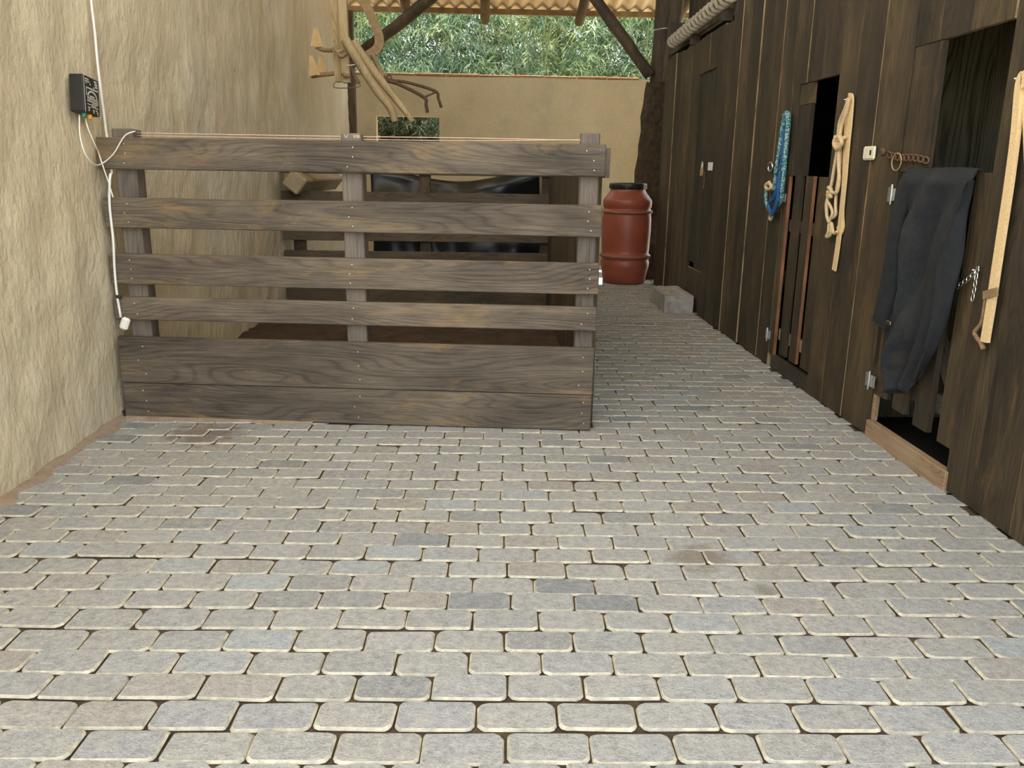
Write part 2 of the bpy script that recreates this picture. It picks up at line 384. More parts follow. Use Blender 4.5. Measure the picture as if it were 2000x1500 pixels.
def in_view(x, y):
    q = Vector((x, y, 0))-EYE; z = q.dot(FW)
    if z < 0.1: return False
    u, v = 1000+FPX*q.dot(RT)/z, 750-FPX*q.dot(UP)/z
    return -90 < u < 2090 and -40 < v < 1560
def vis_key(p): return (0 if in_view(*p) else 1, math.hypot(p[0], p[1]))
spots.sort(key=vis_key)
restV, restF, restI = [], [], []
for i, (x, y) in enumerate(spots):
    me = random.choice(PMESH); rz = random.uniform(-0.016, 0.016)+(math.pi if random.random() < 0.5 else 0)-0.017
    z = random.uniform(-0.0028, 0.0022); tx, ty = random.uniform(-0.010, 0.010), random.uniform(-0.018, 0.018)
    if i < 300:
        o = bpy.data.objects.new('paver', me); o.location = (x, y, z); o.rotation_euler = (ty, tx, rz); link(o, floor)
    else:
        mt = Matrix.Translation((x, y, z)) @ Matrix.Rotation(rz, 4, 'Z') @ Matrix.Rotation(tx, 4, 'Y')
        b = len(restV); restV += [mt @ v.co for v in me.vertices]
        for p in me.polygons: restF.append(tuple(b+k for k in p.vertices)); restI.append(p.material_index)
po = mesh_obj('distant_pavers', restV, restF, [PAVER, PAVER_E, JOINT], floor, idx=restI); po['kind'] = 'stuff'

SAND = m_soil('loose_sand', (0.30, 0.215, 0.15), (0.46, 0.36, 0.26), 8)
def drift(name, line, w, label):
    V, Fc = [], []
    for i, (p, nrm) in enumerate(line):
        ww = w*(0.55+0.9*abs(mnoise.noise(p*5.0)))
        V += [p+Vector((0, 0, 0.014)), p+nrm*ww*0.5+Vector((0, 0, 0.008)), p+nrm*ww+Vector((0, 0, -0.004))]
        if i: b = 3*i; Fc += [(b-3, b-2, b+1, b), (b-2, b-1, b+2, b+1)]
    o = mesh_obj(name, V, Fc, SAND, smooth=True); tag(o, label, 'sand', kind='stuff')
drift('sand_drift', [(Vector((XL-0.02, 2.2+0.03*i, 0)), Vector((1, 0, 0))) for i in range(69)], 0.095, 'reddish loose sand lying along the foot of the left wall')
drift('sand_drift', [(Vector((XL+0.02+0.03*i, fence_y(XL+0.02+0.03*i)+0.004, 0)), Vector((0, -1, 0))*(1.15-i/40)) for i in range(34)], 0.060, 'pale loose sand heaped at the left foot of the front fence')
pen = grid_obj('pen_floor', XL-0.05, 0.522, 4.27, 12.05, 40, 120, lambda x, y: 0.014+(0.018 if x > 0.25 else 0)+(0.010 if x > 0.25 else 0.035)*mnoise.noise(Vector((x*3, y*3, 1)))+(0.006 if x > 0.25 else 0.02)*mnoise.noise(Vector((x*11, y*11, 4))), SOIL)

# ------------------------------------------------------------------ left wall, back wall
def plaster_wall():
    ny, nz = 260, 110; y0, y1, z0, z1 = 0.4, 11.85, -0.02, 3.3
    V, Fc = [], []
    for j in range(nz+1):
        for i in range(ny+1):
            y = y0+(y1-y0)*i/ny; z = z0+(z1-z0)*j/nz
            d = 0.022*mnoise.noise(Vector((y*1.1, z*1.1, 3)))+0.016*mnoise.noise(Vector((y*5, z*3.2, 9)))+0.010*mnoise.noise(Vector((y*13, z*7, 2)))
            V.append((XL+d-0.012, y, z))
    for j in range(nz):
        for i in range(ny): a = j*(ny+1)+i; Fc.append((a, a+1, a+ny+2, a+ny+1)[::-1])
    n0 = len(V)                                     # back side and ends
    V += [(XL-0.22, y0, z0), (XL-0.22, y1, z0), (XL-0.22, y1, z1), (XL-0.22, y0, z1)]
    Fc.append((n0, n0+1, n0+2, n0+3))
    c = [0, ny, nz*(ny+1)+ny, nz*(ny+1)]
    Fc.append(tuple([n0+1]+[j*(ny+1)+ny for j in range(nz+1)]+[n0+2])); Fc.append(tuple([n0]+[j*(ny+1) for j in range(nz+1)]+[n0+3])[::-1])
    Fc.append(tuple([n0+3]+[nz*(ny+1)+i for i in range(ny+1)]+[n0+2])[::-1])
    o = mesh_obj('wall_left', V, Fc, PLASTER, smooth=True); o['kind'] = 'structure'; return o
plaster_wall()
YB = 12.05
def back_wall():
    hx0, hx1, hz0, hz1 = -1.60, -0.728, 1.35, 1.985       # the opening
    xs = sorted([-2.3, hx0, hx1, -0.2, 0.4, 1.0, 1.6, 2.6]); zs = [-0.02, 0.7, hz0, hz1, 2.3, 2.515]
    V, Fc = [], []
    for s, y in ((0, YB), (1, YB+0.16)):
        for z in zs:
            for x in xs: V.append((x, y, z+(0.006*math.sin(x*3) if z > 2.4 else 0)))
    nx, nz = len(xs), len(zs); N = nx*nz
    hole = lambda i, j: xs[i] >= hx0-1e-6 and xs[i+1] <= hx1+1e-6 and zs[j] >= hz0-1e-6 and zs[j+1] <= hz1+1e-6
    for j in range(nz-1):
        for i in range(nx-1):
            if hole(i, j): continue
            a = j*nx+i; Fc.append((a, a+1, a+nx+1, a+nx)); Fc.append((N+a, N+a+nx, N+a+nx+1, N+a+1))
    j0, j1, i0, i1 = zs.index(hz0), zs.index(hz1), xs.index(hx0), xs.index(hx1)
    for (ia, ja, ib, jb) in ((i0, j0, i1, j0), (i1, j0, i1, j1), (i1, j1, i0, j1), (i0, j1, i0, j0), (nx-1, 0, nx-1, nz-1), (0, nz-1, 0, 0)):
        steps = [(ia, ja), (ib, jb)]
        if (ia, ja) == (nx-1, 0) or (ib, jb) == (0, 0): pass
        a, b = ja*nx+ia, jb*nx+ib; Fc.append((a, b, N+b, N+a))
    for i in range(nx-1): a = (nz-1)*nx+i; Fc.append((a, a+1, N+a+1, N+a))
    o = mesh_obj('wall_back', V, Fc, PLASTER_B); o['kind'] = 'structure'; return o
wb = back_wall()
x = -1.92
for i in range(9):                                      # terracotta tiles bedded on the wall top
    w = random.uniform(0.40, 0.47)
    if x+w > 2.02: w = 2.02-x
    box('coping_tile', x+0.004, x+w-0.004, YB-0.015, YB+0.17, 2.518, 2.548+random.uniform(-0.006, 0.006), BRICKTOP, wb, bev=0.006, jit=0.004)
    x += w
    if x >= 2.01: break

# ------------------------------------------------------------------ right wall of planks, doors and gates
wr = empty('wall_right', (0, 0, 0)); wr['kind'] = 'structure'; wr['label'] = 'tall wall of dark stained vertical planks along the passage'
seams = [0.55, 0.8, 1.05, 1.3, 1.56, 1.81, 2.06, 2.31, 2.56, 2.81, 3.06, 3.28, 3.572, 3.831, 4.045, 4.357, 4.635, 4.872, 5.141, 5.389, 5.624, 5.88, 6.13, 6.371, 6.635, 6.88, 7.127, 7.36, 7.60, 7.86, 8.05, 8.23, 8.52, 8.77, 9.01, 9.26, 9.52, 9.80]
D3 = (3.28, 4.045, 1.873); D2 = (4.872, 5.50, 1.846); D1 = (7.60, 8.23, 2.185)
for a, b in zip(seams[:-1], seams[1:]):
    x0 = XR+random.choice([0.0, 0.003, 0.006, 0.010])-0.003; th = 0.026
    top = 2.49+random.uniform(-0.015, 0.02) if a > 7.1 else 2.95
    z0 = 0.005
    for d in (D3, D2, D1):
        if a >= d[0]-0.01 and b <= d[1]+0.2 and a < d[1]-0.05: z0 = d[2]
    if (a, b) == (5.389, 5.624):                        # the plank beside the second gate is notched
        plank('plank', x0, x0+th, a+0.001, b-0.001, 1.846, top, DARK_Z, EDGE, wr, 'x')
        plank('plank', XR+0.004, XR+0.026, 5.53, b-0.001, 0.09, 1.283, DARK_Z, EDGE_RED, wr, 'x')
        plank('plank', XR+0.004, XR+0.026, 5.50, b-0.001, 1.285, 1.846, DARK_Z, DARK_Z, wr, 'x'); continue
    if z0 > 1 and a > 7: top = 2.50
    plank('plank', x0, x0+th, a+0.001, b-random.choice([0.0005, 0.001, 0.002]), z0, top, DARK_Z, DARK_Z if a in (4.045, 8.23) else EDGE, wr, 'x')
# rails nailed behind the planks, and the planking set back above the far half
for z in (0.55, 2.35): box('rail', XR+0.045, XR+0.10, 5.66, 7.58, z, z+0.1, DARK_Y, wr)
for i in range(15):
    y = 6.6+0.23*i
    plank('upper_plank', 2.21, 2.235, y, y+0.226, 2.45, 3.9, DARK_Z, EDGE, wr, 'x')
# stalls behind the wall
def struct_box(name, *a, **k):
    o = box(name, *a, **k); o['kind'] = 'structure'; return o
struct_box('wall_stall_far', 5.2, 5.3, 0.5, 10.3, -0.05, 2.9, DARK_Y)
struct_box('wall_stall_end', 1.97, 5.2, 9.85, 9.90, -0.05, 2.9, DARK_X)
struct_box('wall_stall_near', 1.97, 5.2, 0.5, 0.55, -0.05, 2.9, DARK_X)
struct_box('ceiling_added', 1.99, 5.2, 0.5, 9.85, 2.56, 2.60, DARK_Y)  # unseen cover over the stalls, added to keep daylight out
struct_box('floor_stall', 1.99, 5.2, 0.5, 9.85, -0.05, -0.02, plain('shade_black_stall_floor', (0.010, 0.007, 0.005), 1.0))  # near-black colour stands for the darkness inside the stalls
wp = empty('wall_partition', (0, 0, 0)); wp['kind'] = 'structure'
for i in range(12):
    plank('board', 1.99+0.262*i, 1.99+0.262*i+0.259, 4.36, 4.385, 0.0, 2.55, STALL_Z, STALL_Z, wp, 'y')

# closed far door
dr = empty('door_1', (XR, 7.915, 0)); dr['kind'] = 'structure'; dr['label'] = 'closed dark plank door set back in the far plank wall'
for a, b in ((-0.312, -0.11), (-0.107, 0.10), (0.103, 0.312)):
    plank('plank', 0.022, 0.044, a, b, 0.40 if a < 0.1 else 0.45, 2.18, DOOR_Z, DOOR_Z, dr, 'x')
plank('kick_board', 0.012, 0.034, -0.312, 0.312, 0.01, 0.395, DARK_Z, EDGE, dr, 'x')

# slatted gate of the middle stall
g2 = empty('stall_gate', (XR+0.012, 5.185, 0.0))
tag(g2, 'low plank gate with open slits and orange edges under the black stall opening', 'gate')
for a, b, mt in ((5.3225, 5.442, DARK_Z), (5.128, 5.25, EDGE_RED), (4.877, 5.044, DARK_Z)):
    plank('slat', 0.0, 0.020, a-5.185, b-5.185, 0.118, 1.283+random.uniform(-0.004, 0.004), DARK_Z, mt, g2, 'x')
for z in (0.20, 0.93): box('cross_rail', 0.021, 0.047, -0.305, 0.345, z, z+0.075, PALE_Y if z < 0.5 else DARK_Y, g2)
plank('jamb_board', 0.0, 0.024, 5.29-5.185, 5.497-5.185, 1.286, 1.715, DARK_Z, DARK_Z, g2, 'x')
plank('jamb_board', 0.002, 0.026, 5.29-5.185, 5.497-5.185, 1.719, 1.842, DARK_Z, DARK_Z, g2, 'x')
s2 = box('door_sill', XR+0.004, XR+0.05, 4.875, 5.56, -0.012, 0.088, DARK_Y, bev=0.003); tag(s2, 'dark sill board under the gate with orange slat edges', 'sill')

# gate of the near stall, under the coat
g3 = empty('stall_gate', (XR+0.016, 3.68, 0.0))
tag(g3, 'low plank gate with a dark coat hanging over it and uneven board ends', 'gate')
for a, b, z in ((3.905, 4.03, 0.225), (3.715, 3.83, 0.205), (3.50, 3.625, 0.185), (3.29, 3.405, 0.178)):
    plank('slat', 0.0, 0.026, a-3.68, b-3.68, z, 1.312+random.uniform(-0.003, 0.003), DARK_Z, DARK_Z, g3, 'x')
for z in (0.28, 1.12): box('cross_rail', 0.028, 0.06, -0.355, 0.35, z, z+0.085, DARK_Y, g3)
box('brace', 0.028, 0.055, -0.42, 0.42, -0.04, 0.04, DARK_Y, g3, rot=(math.radians(48), 0, 0)).location = (0.042, 0, 0.72)
plank('jamb_board', -0.010, 0.014, 3.79-3.68, 4.03-3.68, 1.316, 1.868, DARK_Z, DARK_Z, g3, 'x')
s3 = box('door_sill', XR-0.006, XR+0.035, 3.262, 4.03, -0.012, 0.086, SILL, bev=0.003); tag(s3, 'pale reddish sill board below the gate with the coat', 'sill')
jm = box('door_jamb', XR+0.016, XR+0.040, 4.005, 4.032, 0.086, 0.222, SILL, bev=0.002); tag(jm, 'short pale jamb piece standing at the end of the pale sill', 'jamb')

# ------------------------------------------------------------------ near pen fence
FZ = [(0.004, 0.190), (0.194, 0.437), (0.524, 0.642), (0.707, 0.860), (0.987, 1.137), (1.270, 1.420)]
FL = 2.476
nf = empty('pen_fence', (XL, 4.235, 0), math.atan2(4.06-4.235, 2.47))
tag(nf, 'long weathered plank fence closing the front of the pen, facing the viewer', 'fence')
for i, (a, b) in enumerate(FZ):
    r = box('rail', 0.015 if i != 5 else 0.010, FL-0.004*(5-i) if i < 5 else FL, 0.0, 0.032, a, b, FENCE_X, nf, bev=0.004, jit=0.002)
    V, Fc, zc = [], [], (a+b)/2
    for xp in (0.13, 1.25, 2.405):
        for zz in ((0.2, 0.5, 0.8) if b-a > 0.14 else (0.28, 0.75)):
            cx, cz = xp+random.uniform(-0.022, 0.022)-r.location.x, a+(b-a)*zz-zc; n0 = len(V)
            V += [(cx+0.0027*math.cos(q*math.pi/3), -0.0185, cz+0.0027*math.sin(q*math.pi/3)) for q in range(6)]+[(cx+0.0030*math.cos(q*math.pi/3), -0.0155, cz+0.0030*math.sin(q*math.pi/3)) for q in range(6)]
            Fc += [tuple(range(n0+5, n0-1, -1))]+[(n0+q, n0+(q+1) % 6, n0+6+(q+1) % 6, n0+6+q) for q in range(6)]
    nl = mesh_obj('nail_heads', V, Fc, NAIL, r); nl['kind'] = 'stuff'
pp = []
for a, b, t in ((0.074, 0.178, 1.462), (1.200, 1.302, 1.455), (2.358, 2.450, 1.476)):
    pp.append(box('post', a, b, 0.033, 0.135, 0.002, t, FENCE_Z, nf, bev=0.006, jit=0.003))
pp[0].rotation_euler.z = 0.05
mark = []                                               # the strokes scratched on the middle post: a tick and VIII
def stroke(x0, z0, x1, z1, w=0.0022):
    d = Vector((x1-x0, 0, z1-z0)).normalized(); nn = Vector((-d.z, 0, d.x))*w
    mark.append([(x0-nn.x, -0.0006, z0-nn.z), (x0+nn.x, -0.0006, z0+nn.z), (x1+nn.x, -0.0006, z1+nn.z), (x1-nn.x, -0.0006, z1-nn.z)])
for st in ((-0.030, 0.016, -0.022, 0.005), (-0.022, 0.005, -0.012, 0.017), (-0.026, 0.006, -0.016, 0.006), (0.014, 0.018, 0.020, 0.002), (0.020, 0.002, 0.026, 0.018), (0.031, 0.018, 0.031, 0.003), (0.037, 0.018, 0.037, 0.003), (0.043, 0.018, 0.043, 0.003)): stroke(*st)
V = [v for q in mark for v in q]; V += [(a, 0.001, c) for a, b, c in V]
n4 = len(mark)*4; Fc = [tuple(4*i+k for k in range(4)) for i in range(len(mark))]
Fc += [(4*i+k, 4*i+(k+1) % 4, n4+4*i+(k+1) % 4, n4+4*i+k) for i in range(len(mark)) for k in range(4)]
ms = mesh_obj('carved_mark', V, Fc, CARVE, pp[1], (0, -0.051, 0.702)); ms['label'] = 'VIII scratched in pale strokes on the post top'; ms['kind'] = 'stuff'
# polywire strung from post to post
def fpt(s, z, off=0.0):
    d = Vector((2.47, 4.06-4.235, 0)).normalized(); nn = Vector((-d.y, d.x, 0))
    return Vector((XL, 4.235, 0))+d*s+nn*off+Vector((0, 0, z))
for nmz, lab in (((1.445, 1.442, 1.447), 'upper of two pinkish wires strung above the front fence'), ((1.432, 1.429, 1.435), 'lower of two pinkish wires strung above the front fence')):
    w = tube('fence_wire', [fpt(0.176, nmz[0], 0.085), fpt(0.7, nmz[0]-0.002, 0.085), fpt(1.25, nmz[1], 0.085), fpt(1.8, nmz[1]+0.001, 0.085), fpt(2.30, 1.4405, 0.085), fpt(2.36, nmz[2], 0.085)], 0.0021, PINKWIRE, None, 6)
    tag(w, lab, 'wire', 'fence wires')

# side of the pen along the passage
sf = empty('pen_fence', (0.549, 4.13, 0)); tag(sf, 'dark boarded side of the pen running back along the passage', 'fence')
for i in range(7):
    plank('board', -0.028, -0.004, 0.06+0.5*i, 0.06+0.5*i+0.494, 0.01, 1.34+random.uniform(-0.02, 0.02), DARK_Z, DARK_Z, sf, 'x')
for a, b in ((0.2, 0.34), (0.72, 0.86), (1.265, 1.405)):
    plank('rail', -0.001, 0.024, 0.0 if a > 1 else 0.38, 3.56, a, b, FENCE_Y, FENCE_Y, sf, 'x')
box('latch', FL-0.012, FL+0.014, 0.004, 0.030, 0.752, 0.792, STEEL, nf, bev=0.004)['label'] = 'small steel latch on the rail end'
# far side of the pen
ff = empty('pen_fence', (XL, 7.80, 0)); tag(ff, 'far dark rail fence of the pen seen through the gaps', 'fence')
for a, b in ((0.02, 0.25), (0.39, 0.542), (0.635, 0.785), (0.93, 1.08), (1.235, 1.38)):
    box('rail', 0.015, 2.52, 0.0, 0.03, a, b, FAR_X, ff, bev=0.004)
for x in (0.10, 1.27, 2.40): box('post', x, x+0.10, 0.031, 0.13, 0.0, 1.40, DARK_Z, ff, bev=0.005)

# timber, tarpaulin and boards stored behind the far rails
tb = empty('squared_timber', (-1.745, 7.60, 1.125)); tag(tb, 'squared pale timber lying end-on across the far pen rail', 'timber')
t_ = box('beam', -0.082, 0.082, 0.0, 1.9, -0.082, 0.082, PALE_Y, tb, bev=0.012); t_.rotation_euler = (0.0, math.radians(38), 0.0); t_.location = (0, 0.95, 0.035)
def tarp():
    nx, nt = 60, 34; V, Fc = [], []
    for j in range(nt+1):
        t = j/nt
        for i in range(nx+1):
            s = i/nx; x = -1.17+1.62*s
            sag = 0.11*(2*s-0.95)**2
            if t < 0.6:
                q = t/0.6; z = 0.03+(1.17+sag-0.03)*q; y = 8.22-0.10*(1-q)+0.025*math.sin(26*s+4*q)*(1-0.6*q)
                y -= 0.05*math.sin(9*(z-0.5*s*s*1.4)+2.0*s)*q
            else:
                q = (t-0.6)/0.4; z = 1.20+sag-0.10*q+0.02*math.sin(8*s+5*q)-0.06*(1-abs(2*q-1))*0; y = 8.22+0.95*q
            V.append((x+0.03*math.sin(5*t), y, z+0.004*mnoise.noise(Vector((x*4, t*6, 0)))))
    for j in range(nt):
        for i in range(nx): a = j*(nx+1)+i; Fc.append((a, a+1, a+nx+2, a+nx+1))
    o = mesh_obj('plastic_sheet', V, Fc, BLACK_TARP, smooth=True)
    sm = o.modifiers.new('thick', 'SOLIDIFY'); sm.thickness = 0.006
    return tag(o, 'shiny black plastic sheet sagging over a stack behind the far rails', 'tarpaulin')
tarp()
lb = empty('leaning_boards', (0.50, 8.35, 0)); tag(lb, 'two pale brown boards leaning beside the black plastic sheet', 'boards')
for dx, mt in ((-0.055, OLD_Z), (0.035, OLD_Z)):
    b_ = box('board', -0.035, 0.035, -0.012, 0.012, 0.0, 1.42, mt, lb, bev=0.003); b_.location = (dx, 0.0, 0.70); b_.rotation_euler = (math.radians(-3), math.radians(5), 0)

# ------------------------------------------------------------------ barrel and step
br = empty('plastic_barrel', (1.605, 9.96, 0)); tag(br, 'red-brown plastic barrel with black screw lid at the passage end', 'barrel')
prof = [(0.235, 0.0), (0.252, 0.015), (0.262, 0.10), (0.286, 0.20), (0.289, 0.255), (0.279, 0.27), (0.283, 0.30), (0.300, 0.312), (0.300, 0.335), (0.283, 0.35), (0.277, 0.36), (0.281, 0.40), (0.289, 0.60), (0.289, 0.75), (0.283, 0.80), (0.281, 0.815), (0.297, 0.825), (0.297, 0.848), (0.279, 0.858), (0.272, 0.878), (0.285, 0.893), (0.287, 0.955), (0.281, 0.975), (0.262, 1.0), (0.235, 1.035), (0.212, 1.065), (0.203, 1.085), (0.203, 1.12)]
lathe('body', prof, BARREL_R, br)
for z in (0.3235, 0.8365): lathe('ridge', [(0.285, z-0.012), (0.3025, z-0.009), (0.3025, z+0.009), (0.285, z+0.012)], BARREL_D, br)
ld = lathe('lid', [(0.209, 1.095), (0.217, 1.098), (0.217, 1.150), (0.211, 1.163), (0.19, 1.165), (0.185, 1.158)], BLACK_P, br)
for k in range(14):
    q = 2*math.pi*k/14; rb = box('grip_rib', -0.004, 0.004, -0.010, 0.010, 1.102, 1.148, BLACK_P, ld); rb.location = (0.2185*math.cos(q), 0.2185*math.sin(q), 1.125); rb.rotation_euler.z = q
def step_block():
    bm = bmesh.new(); bmesh.ops.create_cube(bm, size=1)
    bmesh.ops.subdivide_edges(bm, edges=bm.edges[:], cuts=5, use_grid_fill=True)
    for v in bm.verts:
        p = Vector((v.co.x*0.275, v.co.y*0.70, v.co.z*0.165))
        p += Vector([0.007*mnoise.noise(Vector((p.x*14+5*a, p.y*9, p.z*14))) for a in range(3)])
        if p.z > 0.05: p.z += 0.006*math.sin(p.x*80)*(1 if abs(v.co.x) < 0.45 else 0)
        if p.z > 0.05 and p.y < -0.3: p.y += 0.008
        v.co = p
    me = bpy.data.meshes.new('concrete_step'); bm.to_mesh(me); bm.free(); me.materials.append(CONCRETE)
    o = bpy.data.objects.new('concrete_step', me); o.location = (1.785, 8.10, 0.082); link(o)
    return tag(o, 'rough grey concrete block used as a step before the far door', 'step')
step_block()

# ------------------------------------------------------------------ posts, braces, rafters, roof
def log(name, pts, rad, mat, label, cat, group=None, sides=14, rough=0.01):
    pth = smooth_path(pts, 5); n = len(pth)
    V, Fc = tube_geo(pth, rad, sides)
    o = Vector(pts[0])
    V = [v-o+Vector([rough*mnoise.noise(v*6+Vector((9*a, 0, 0))) for a in range(3)]) for v in V]
    ob = mesh_obj(name, V, Fc, mat, None, o, smooth=True)
    return tag(ob, label, cat, group)
log('log_post', [(1.92, 10.42, -0.01), (1.93, 10.42, 0.8), (1.965, 10.42, 1.6), (2.00, 10.42, 2.31)], lambda t: 0.205-0.035*t, BARK, 'thick gnarled log post standing behind the red barrel', 'post', rough=0.035)
log('post_extension', [(1.985, 10.40, 2.30), (2.005, 10.40, 2.7), (2.03, 10.40, 3.42)], lambda t: 0.115+0.015*t, LOG_Z, 'dark squared log set on top of the gnarled post', 'post')
log('leaning_log', [(2.02, 10.14, 2.30), (2.05, 10.14, 2.65), (2.10, 10.14, 3.25)], lambda t: 0.062+0.01*t, LOG_Z, 'dark slanting log leaning in front of the gnarled post', 'log')
tw = tube('wire_tie', [Vector((2.02+0.135*math.cos(q), 10.40+0.135*math.sin(q), 2.90+0.004*math.sin(3*q))) for q in np.linspace(0, 2*math.pi, 20)[:-1]], 0.008, STEEL, None, 6, closed=True, n=0); tag(tw, 'pale wire tie wound around the right post top', 'tie')
p0, p1 = on_y(1270, 148, 10.32), on_y(1105, -85, 10.32)
log('knee_brace', [p0, (p0+p1)/2+Vector((0.01, 0, -0.015)), p1], 0.066, LOG_Z, 'slanting log brace rising left from the right post', 'brace', 'knee braces')
p0, p1 = on_y(693, 112, 11.80), on_y(905, -60, 10.75)
log('knee_brace', [p0, (p0+p1)/2+Vector((0.0, 0, -0.03)), p1], 0.073, LOG_Z, 'slanting log brace rising right from the left post', 'brace', 'knee braces')
lp = box('square_post', -1.985, -1.855, 11.87, 12.0, 0.0, 3.30, LOG_Z, bev=0.01); tag(lp, 'dark square post at the far end of the plastered wall', 'post')
log('tie_beam', [(-1.9, 10.45, 3.46), (0.0, 10.45, 3.47), (1.88, 10.45, 3.46)], 0.08, LOG_Z, 'round tie beam over the far end of the shed', 'beam')
log('wall_plate', [(2.07, 10.75, 3.38), (2.07, 9.0, 3.42), (2.07, 6.0, 3.45)], 0.12, LOG_Y, 'round log plate on the right post running lengthwise', 'beam')
SL, RY = 0.27, 2.0                                     # one slope, rising from the back eave to the open front
def roof_z(y): return 3.375+SL*(11.9-y)
for i, xx in enumerate((-1.12, -0.10, 1.155, 2.45, 3.9)):
    lab = ['log rafter left of the left brace top', 'round log rafter end hanging above the wall middle', 'round log rafter end beside the right knee brace', 'log rafter over the right wall plate', 'log rafter over the stalls'][i]
    log('log_rafter', [(xx, 11.93, roof_z(11.93)-0.150), (xx+0.01, 7.5, roof_z(7.5)-0.150), (xx-0.02, RY, roof_z(RY)-0.150)], 0.062, LOG_Y, lab, 'rafter', 'roof rafters')
for k, y in enumerate((11.93, 8.9, 5.9, 2.0)):
    o = box('purlin', -2.5, 5.6, y-0.035, y+0.035, roof_z(y)-0.075, roof_z(y)-0.010, ROOFB)
    tag(o, ['sawn purlin under the far roof edge', 'second purlin up from the far eave', 'third purlin up from the far eave', 'purlin at the front roof edge'][k], 'purlin', 'roof purlins')
roof = empty('roof', (0, 0, 0)); roof['kind'] = 'structure'; roof['label'] = 'corrugated fibre-cement roof'
def sheet(x0, ya, yb):
    per, nw, seg = 0.177, 5, 8; n = nw*seg; V, Fc = [], []
    ys = [ya, (ya+yb)/2, yb]
    for lay in (0.0, 0.007):
        for y in ys:
            for i in range(n+1): V.append((x0+per*nw*i/n+0.02*(i == n), y, roof_z(y)+0.026*(1-math.cos(2*math.pi*i/seg))+lay+0.0))
    m = n+1; L = 3*m
    for j in range(2):
        for i in range(n): a = j*m+i; Fc.append((a, a+1, a+m+1, a+m)); b = L+a; Fc.append((b, b+m, b+m+1, b+1))
    for i in range(n): Fc.append((i, L+i, L+i+1, i+1)); a = 2*m+i; Fc.append((a, a+1, L+a+1, L+a))
    return mesh_obj('roof_sheet', V, Fc, ROOF, roof, smooth=False)
for i in range(10):
    x0 = -2.62+0.885*i
    for a, b, dz in ((9.6, 12.09, 0.0), (7.2, 9.75, 0.012), (4.8, 7.35, 0.024), (2.4, 4.95, 0.036), (1.5, 2.55, 0.048)):
        o = sheet(x0, a, b); o.location.z = dz+0.0006*(i % 2)

# wrapped pole along the top of the right wall
wpole = empty('wrapped_pole', (1.90, 7.0, 2.62)); tag(wpole, 'pole wrapped in pale cord lying along the top of the plank wall', 'pole')
a_, b_ = on_x(1313, 84, 1.90), on_x(1432, -14, 1.90)
tube('pole', [a_, (a_+b_)/2, b_], 0.034, LOG_Z, wpole, 10)
L_ = (b_-a_).length; turns = 17; hel = []
dirv = (b_-a_).normalized(); ax = Vector((1, 0, 0)); ay = dirv.cross(ax)
for k in range(turns*8+1):
    q = 2*math.pi*k/8; hel.append(a_+dirv*(L_*k/(turns*8))+ax*math.cos(q)*0.054+ay*math.sin(q)*0.054)
tube('cord_wrap', hel, 0.020, plain('grey_cord', (0.36, 0.315, 0.23), 0.9, var=0.3, scale=40), wpole, 6, n=0)
for t in (0.36, 0.86):
    pt = a_.lerp(b_, t); box('bracket', pt.x-1.90+0.01, pt.x-1.90+0.10, pt.y-7.0-0.03, pt.y-7.0+0.03, pt.z-2.62-0.15, pt.z-2.62-0.05, DARK_Y, wpole, bev=0.004)

# ------------------------------------------------------------------ old cultivator hung by the left wall
cu = empty('old_cultivator', (-1.55, 8.3, 2.0)); tag(cu, 'old wooden cultivator with iron shares hung by the left wall end', 'farm tool')
def cy(pts, y=8.3): return [on_y(u, v, y+(dy[0] if dy else 0)) for u, v, *dy in pts]
def cadd(nm, pts, r, mat, y=8.3, **k): return tube(nm, cy(pts, y), r, mat, cu, **k)
cadd('beam', [(652, -140), (660, 40), (668, 160)], 0.0, OLD_Z, 8.30, flat=(0.058, 0.040, Vector((1, 0, 0))), n=3)
cadd('beam', [(664, -140), (671, 30), (677, 162)], 0.0, OLD_Z, 8.22, flat=(0.036, 0.035, Vector((1, 0, 0))), n=3)
cadd('handle', [(674, 76), (700, 120), (735, 175), (762, 210), (772, 238)], lambda t: 0.044-0.010*t, OLD_Z, 8.10)
cadd('handle', [(688, 82), (722, 128), (762, 180), (790, 215), (806, 238)], lambda t: 0.046-0.022*t, OLD_Z, 8.25)
cadd('iron_hoop', [(688, -22), (716, 12), (735, 55), (741, 78), (736, 96), (712, 112), (682, 124)], 0.0, RUSTPALE, 8.35, flat=(0.020, 0.042, Vector((0, 1, 0))), n=5)
cadd('tine', [(728, 106), (738, 128), (750, 152)], 0.022, RUSTPALE, 8.32)
cadd('tine', [(683, 128), (692, 148), (701, 163)], 0.020, RUSTPALE, 8.32)
SHARE = plain('pale_rusted_share', (0.56, 0.40, 0.19), 0.8, var=0.2, scale=12)
def share(nm, tri, y, th=0.02):
    P = [on_y(u, v, y) for u, v in tri]; o = P[0].copy(); n_ = len(P)
    V = [p-o for p in P]+[p-o+Vector((0.03, th, 0)) for p in P]
    Fc = [tuple(range(n_)), tuple(range(2*n_-1, n_-1, -1))]+[(i, (i+1) % n_, n_+(i+1) % n_, n_+i) for i in range(n_)]
    mesh_obj(nm, V, Fc, SHARE, cu, o-cu.location)
share('share', [(613, 54), (606, 90), (619, 92), (624, 91), (618, 72)], 8.25)
share('share', [(604, 108), (603, 149), (618, 146), (611, 128)], 8.20)
share('share', [(624, 107), (617, 138), (622, 144), (632, 142)], 8.32)
cadd('share_arm', [(618, 91), (632, 98), (658, 98)], 0.018, RUSTPALE, 8.28)
cadd('share_arm', [(608, 149), (630, 146), (664, 142)], 0.020, RUSTPALE, 8.28)
cadd('tie_wire', [(652, 92), (660, 104), (668, 110), (676, 104)], 0.012, OLD_Z, 8.16)
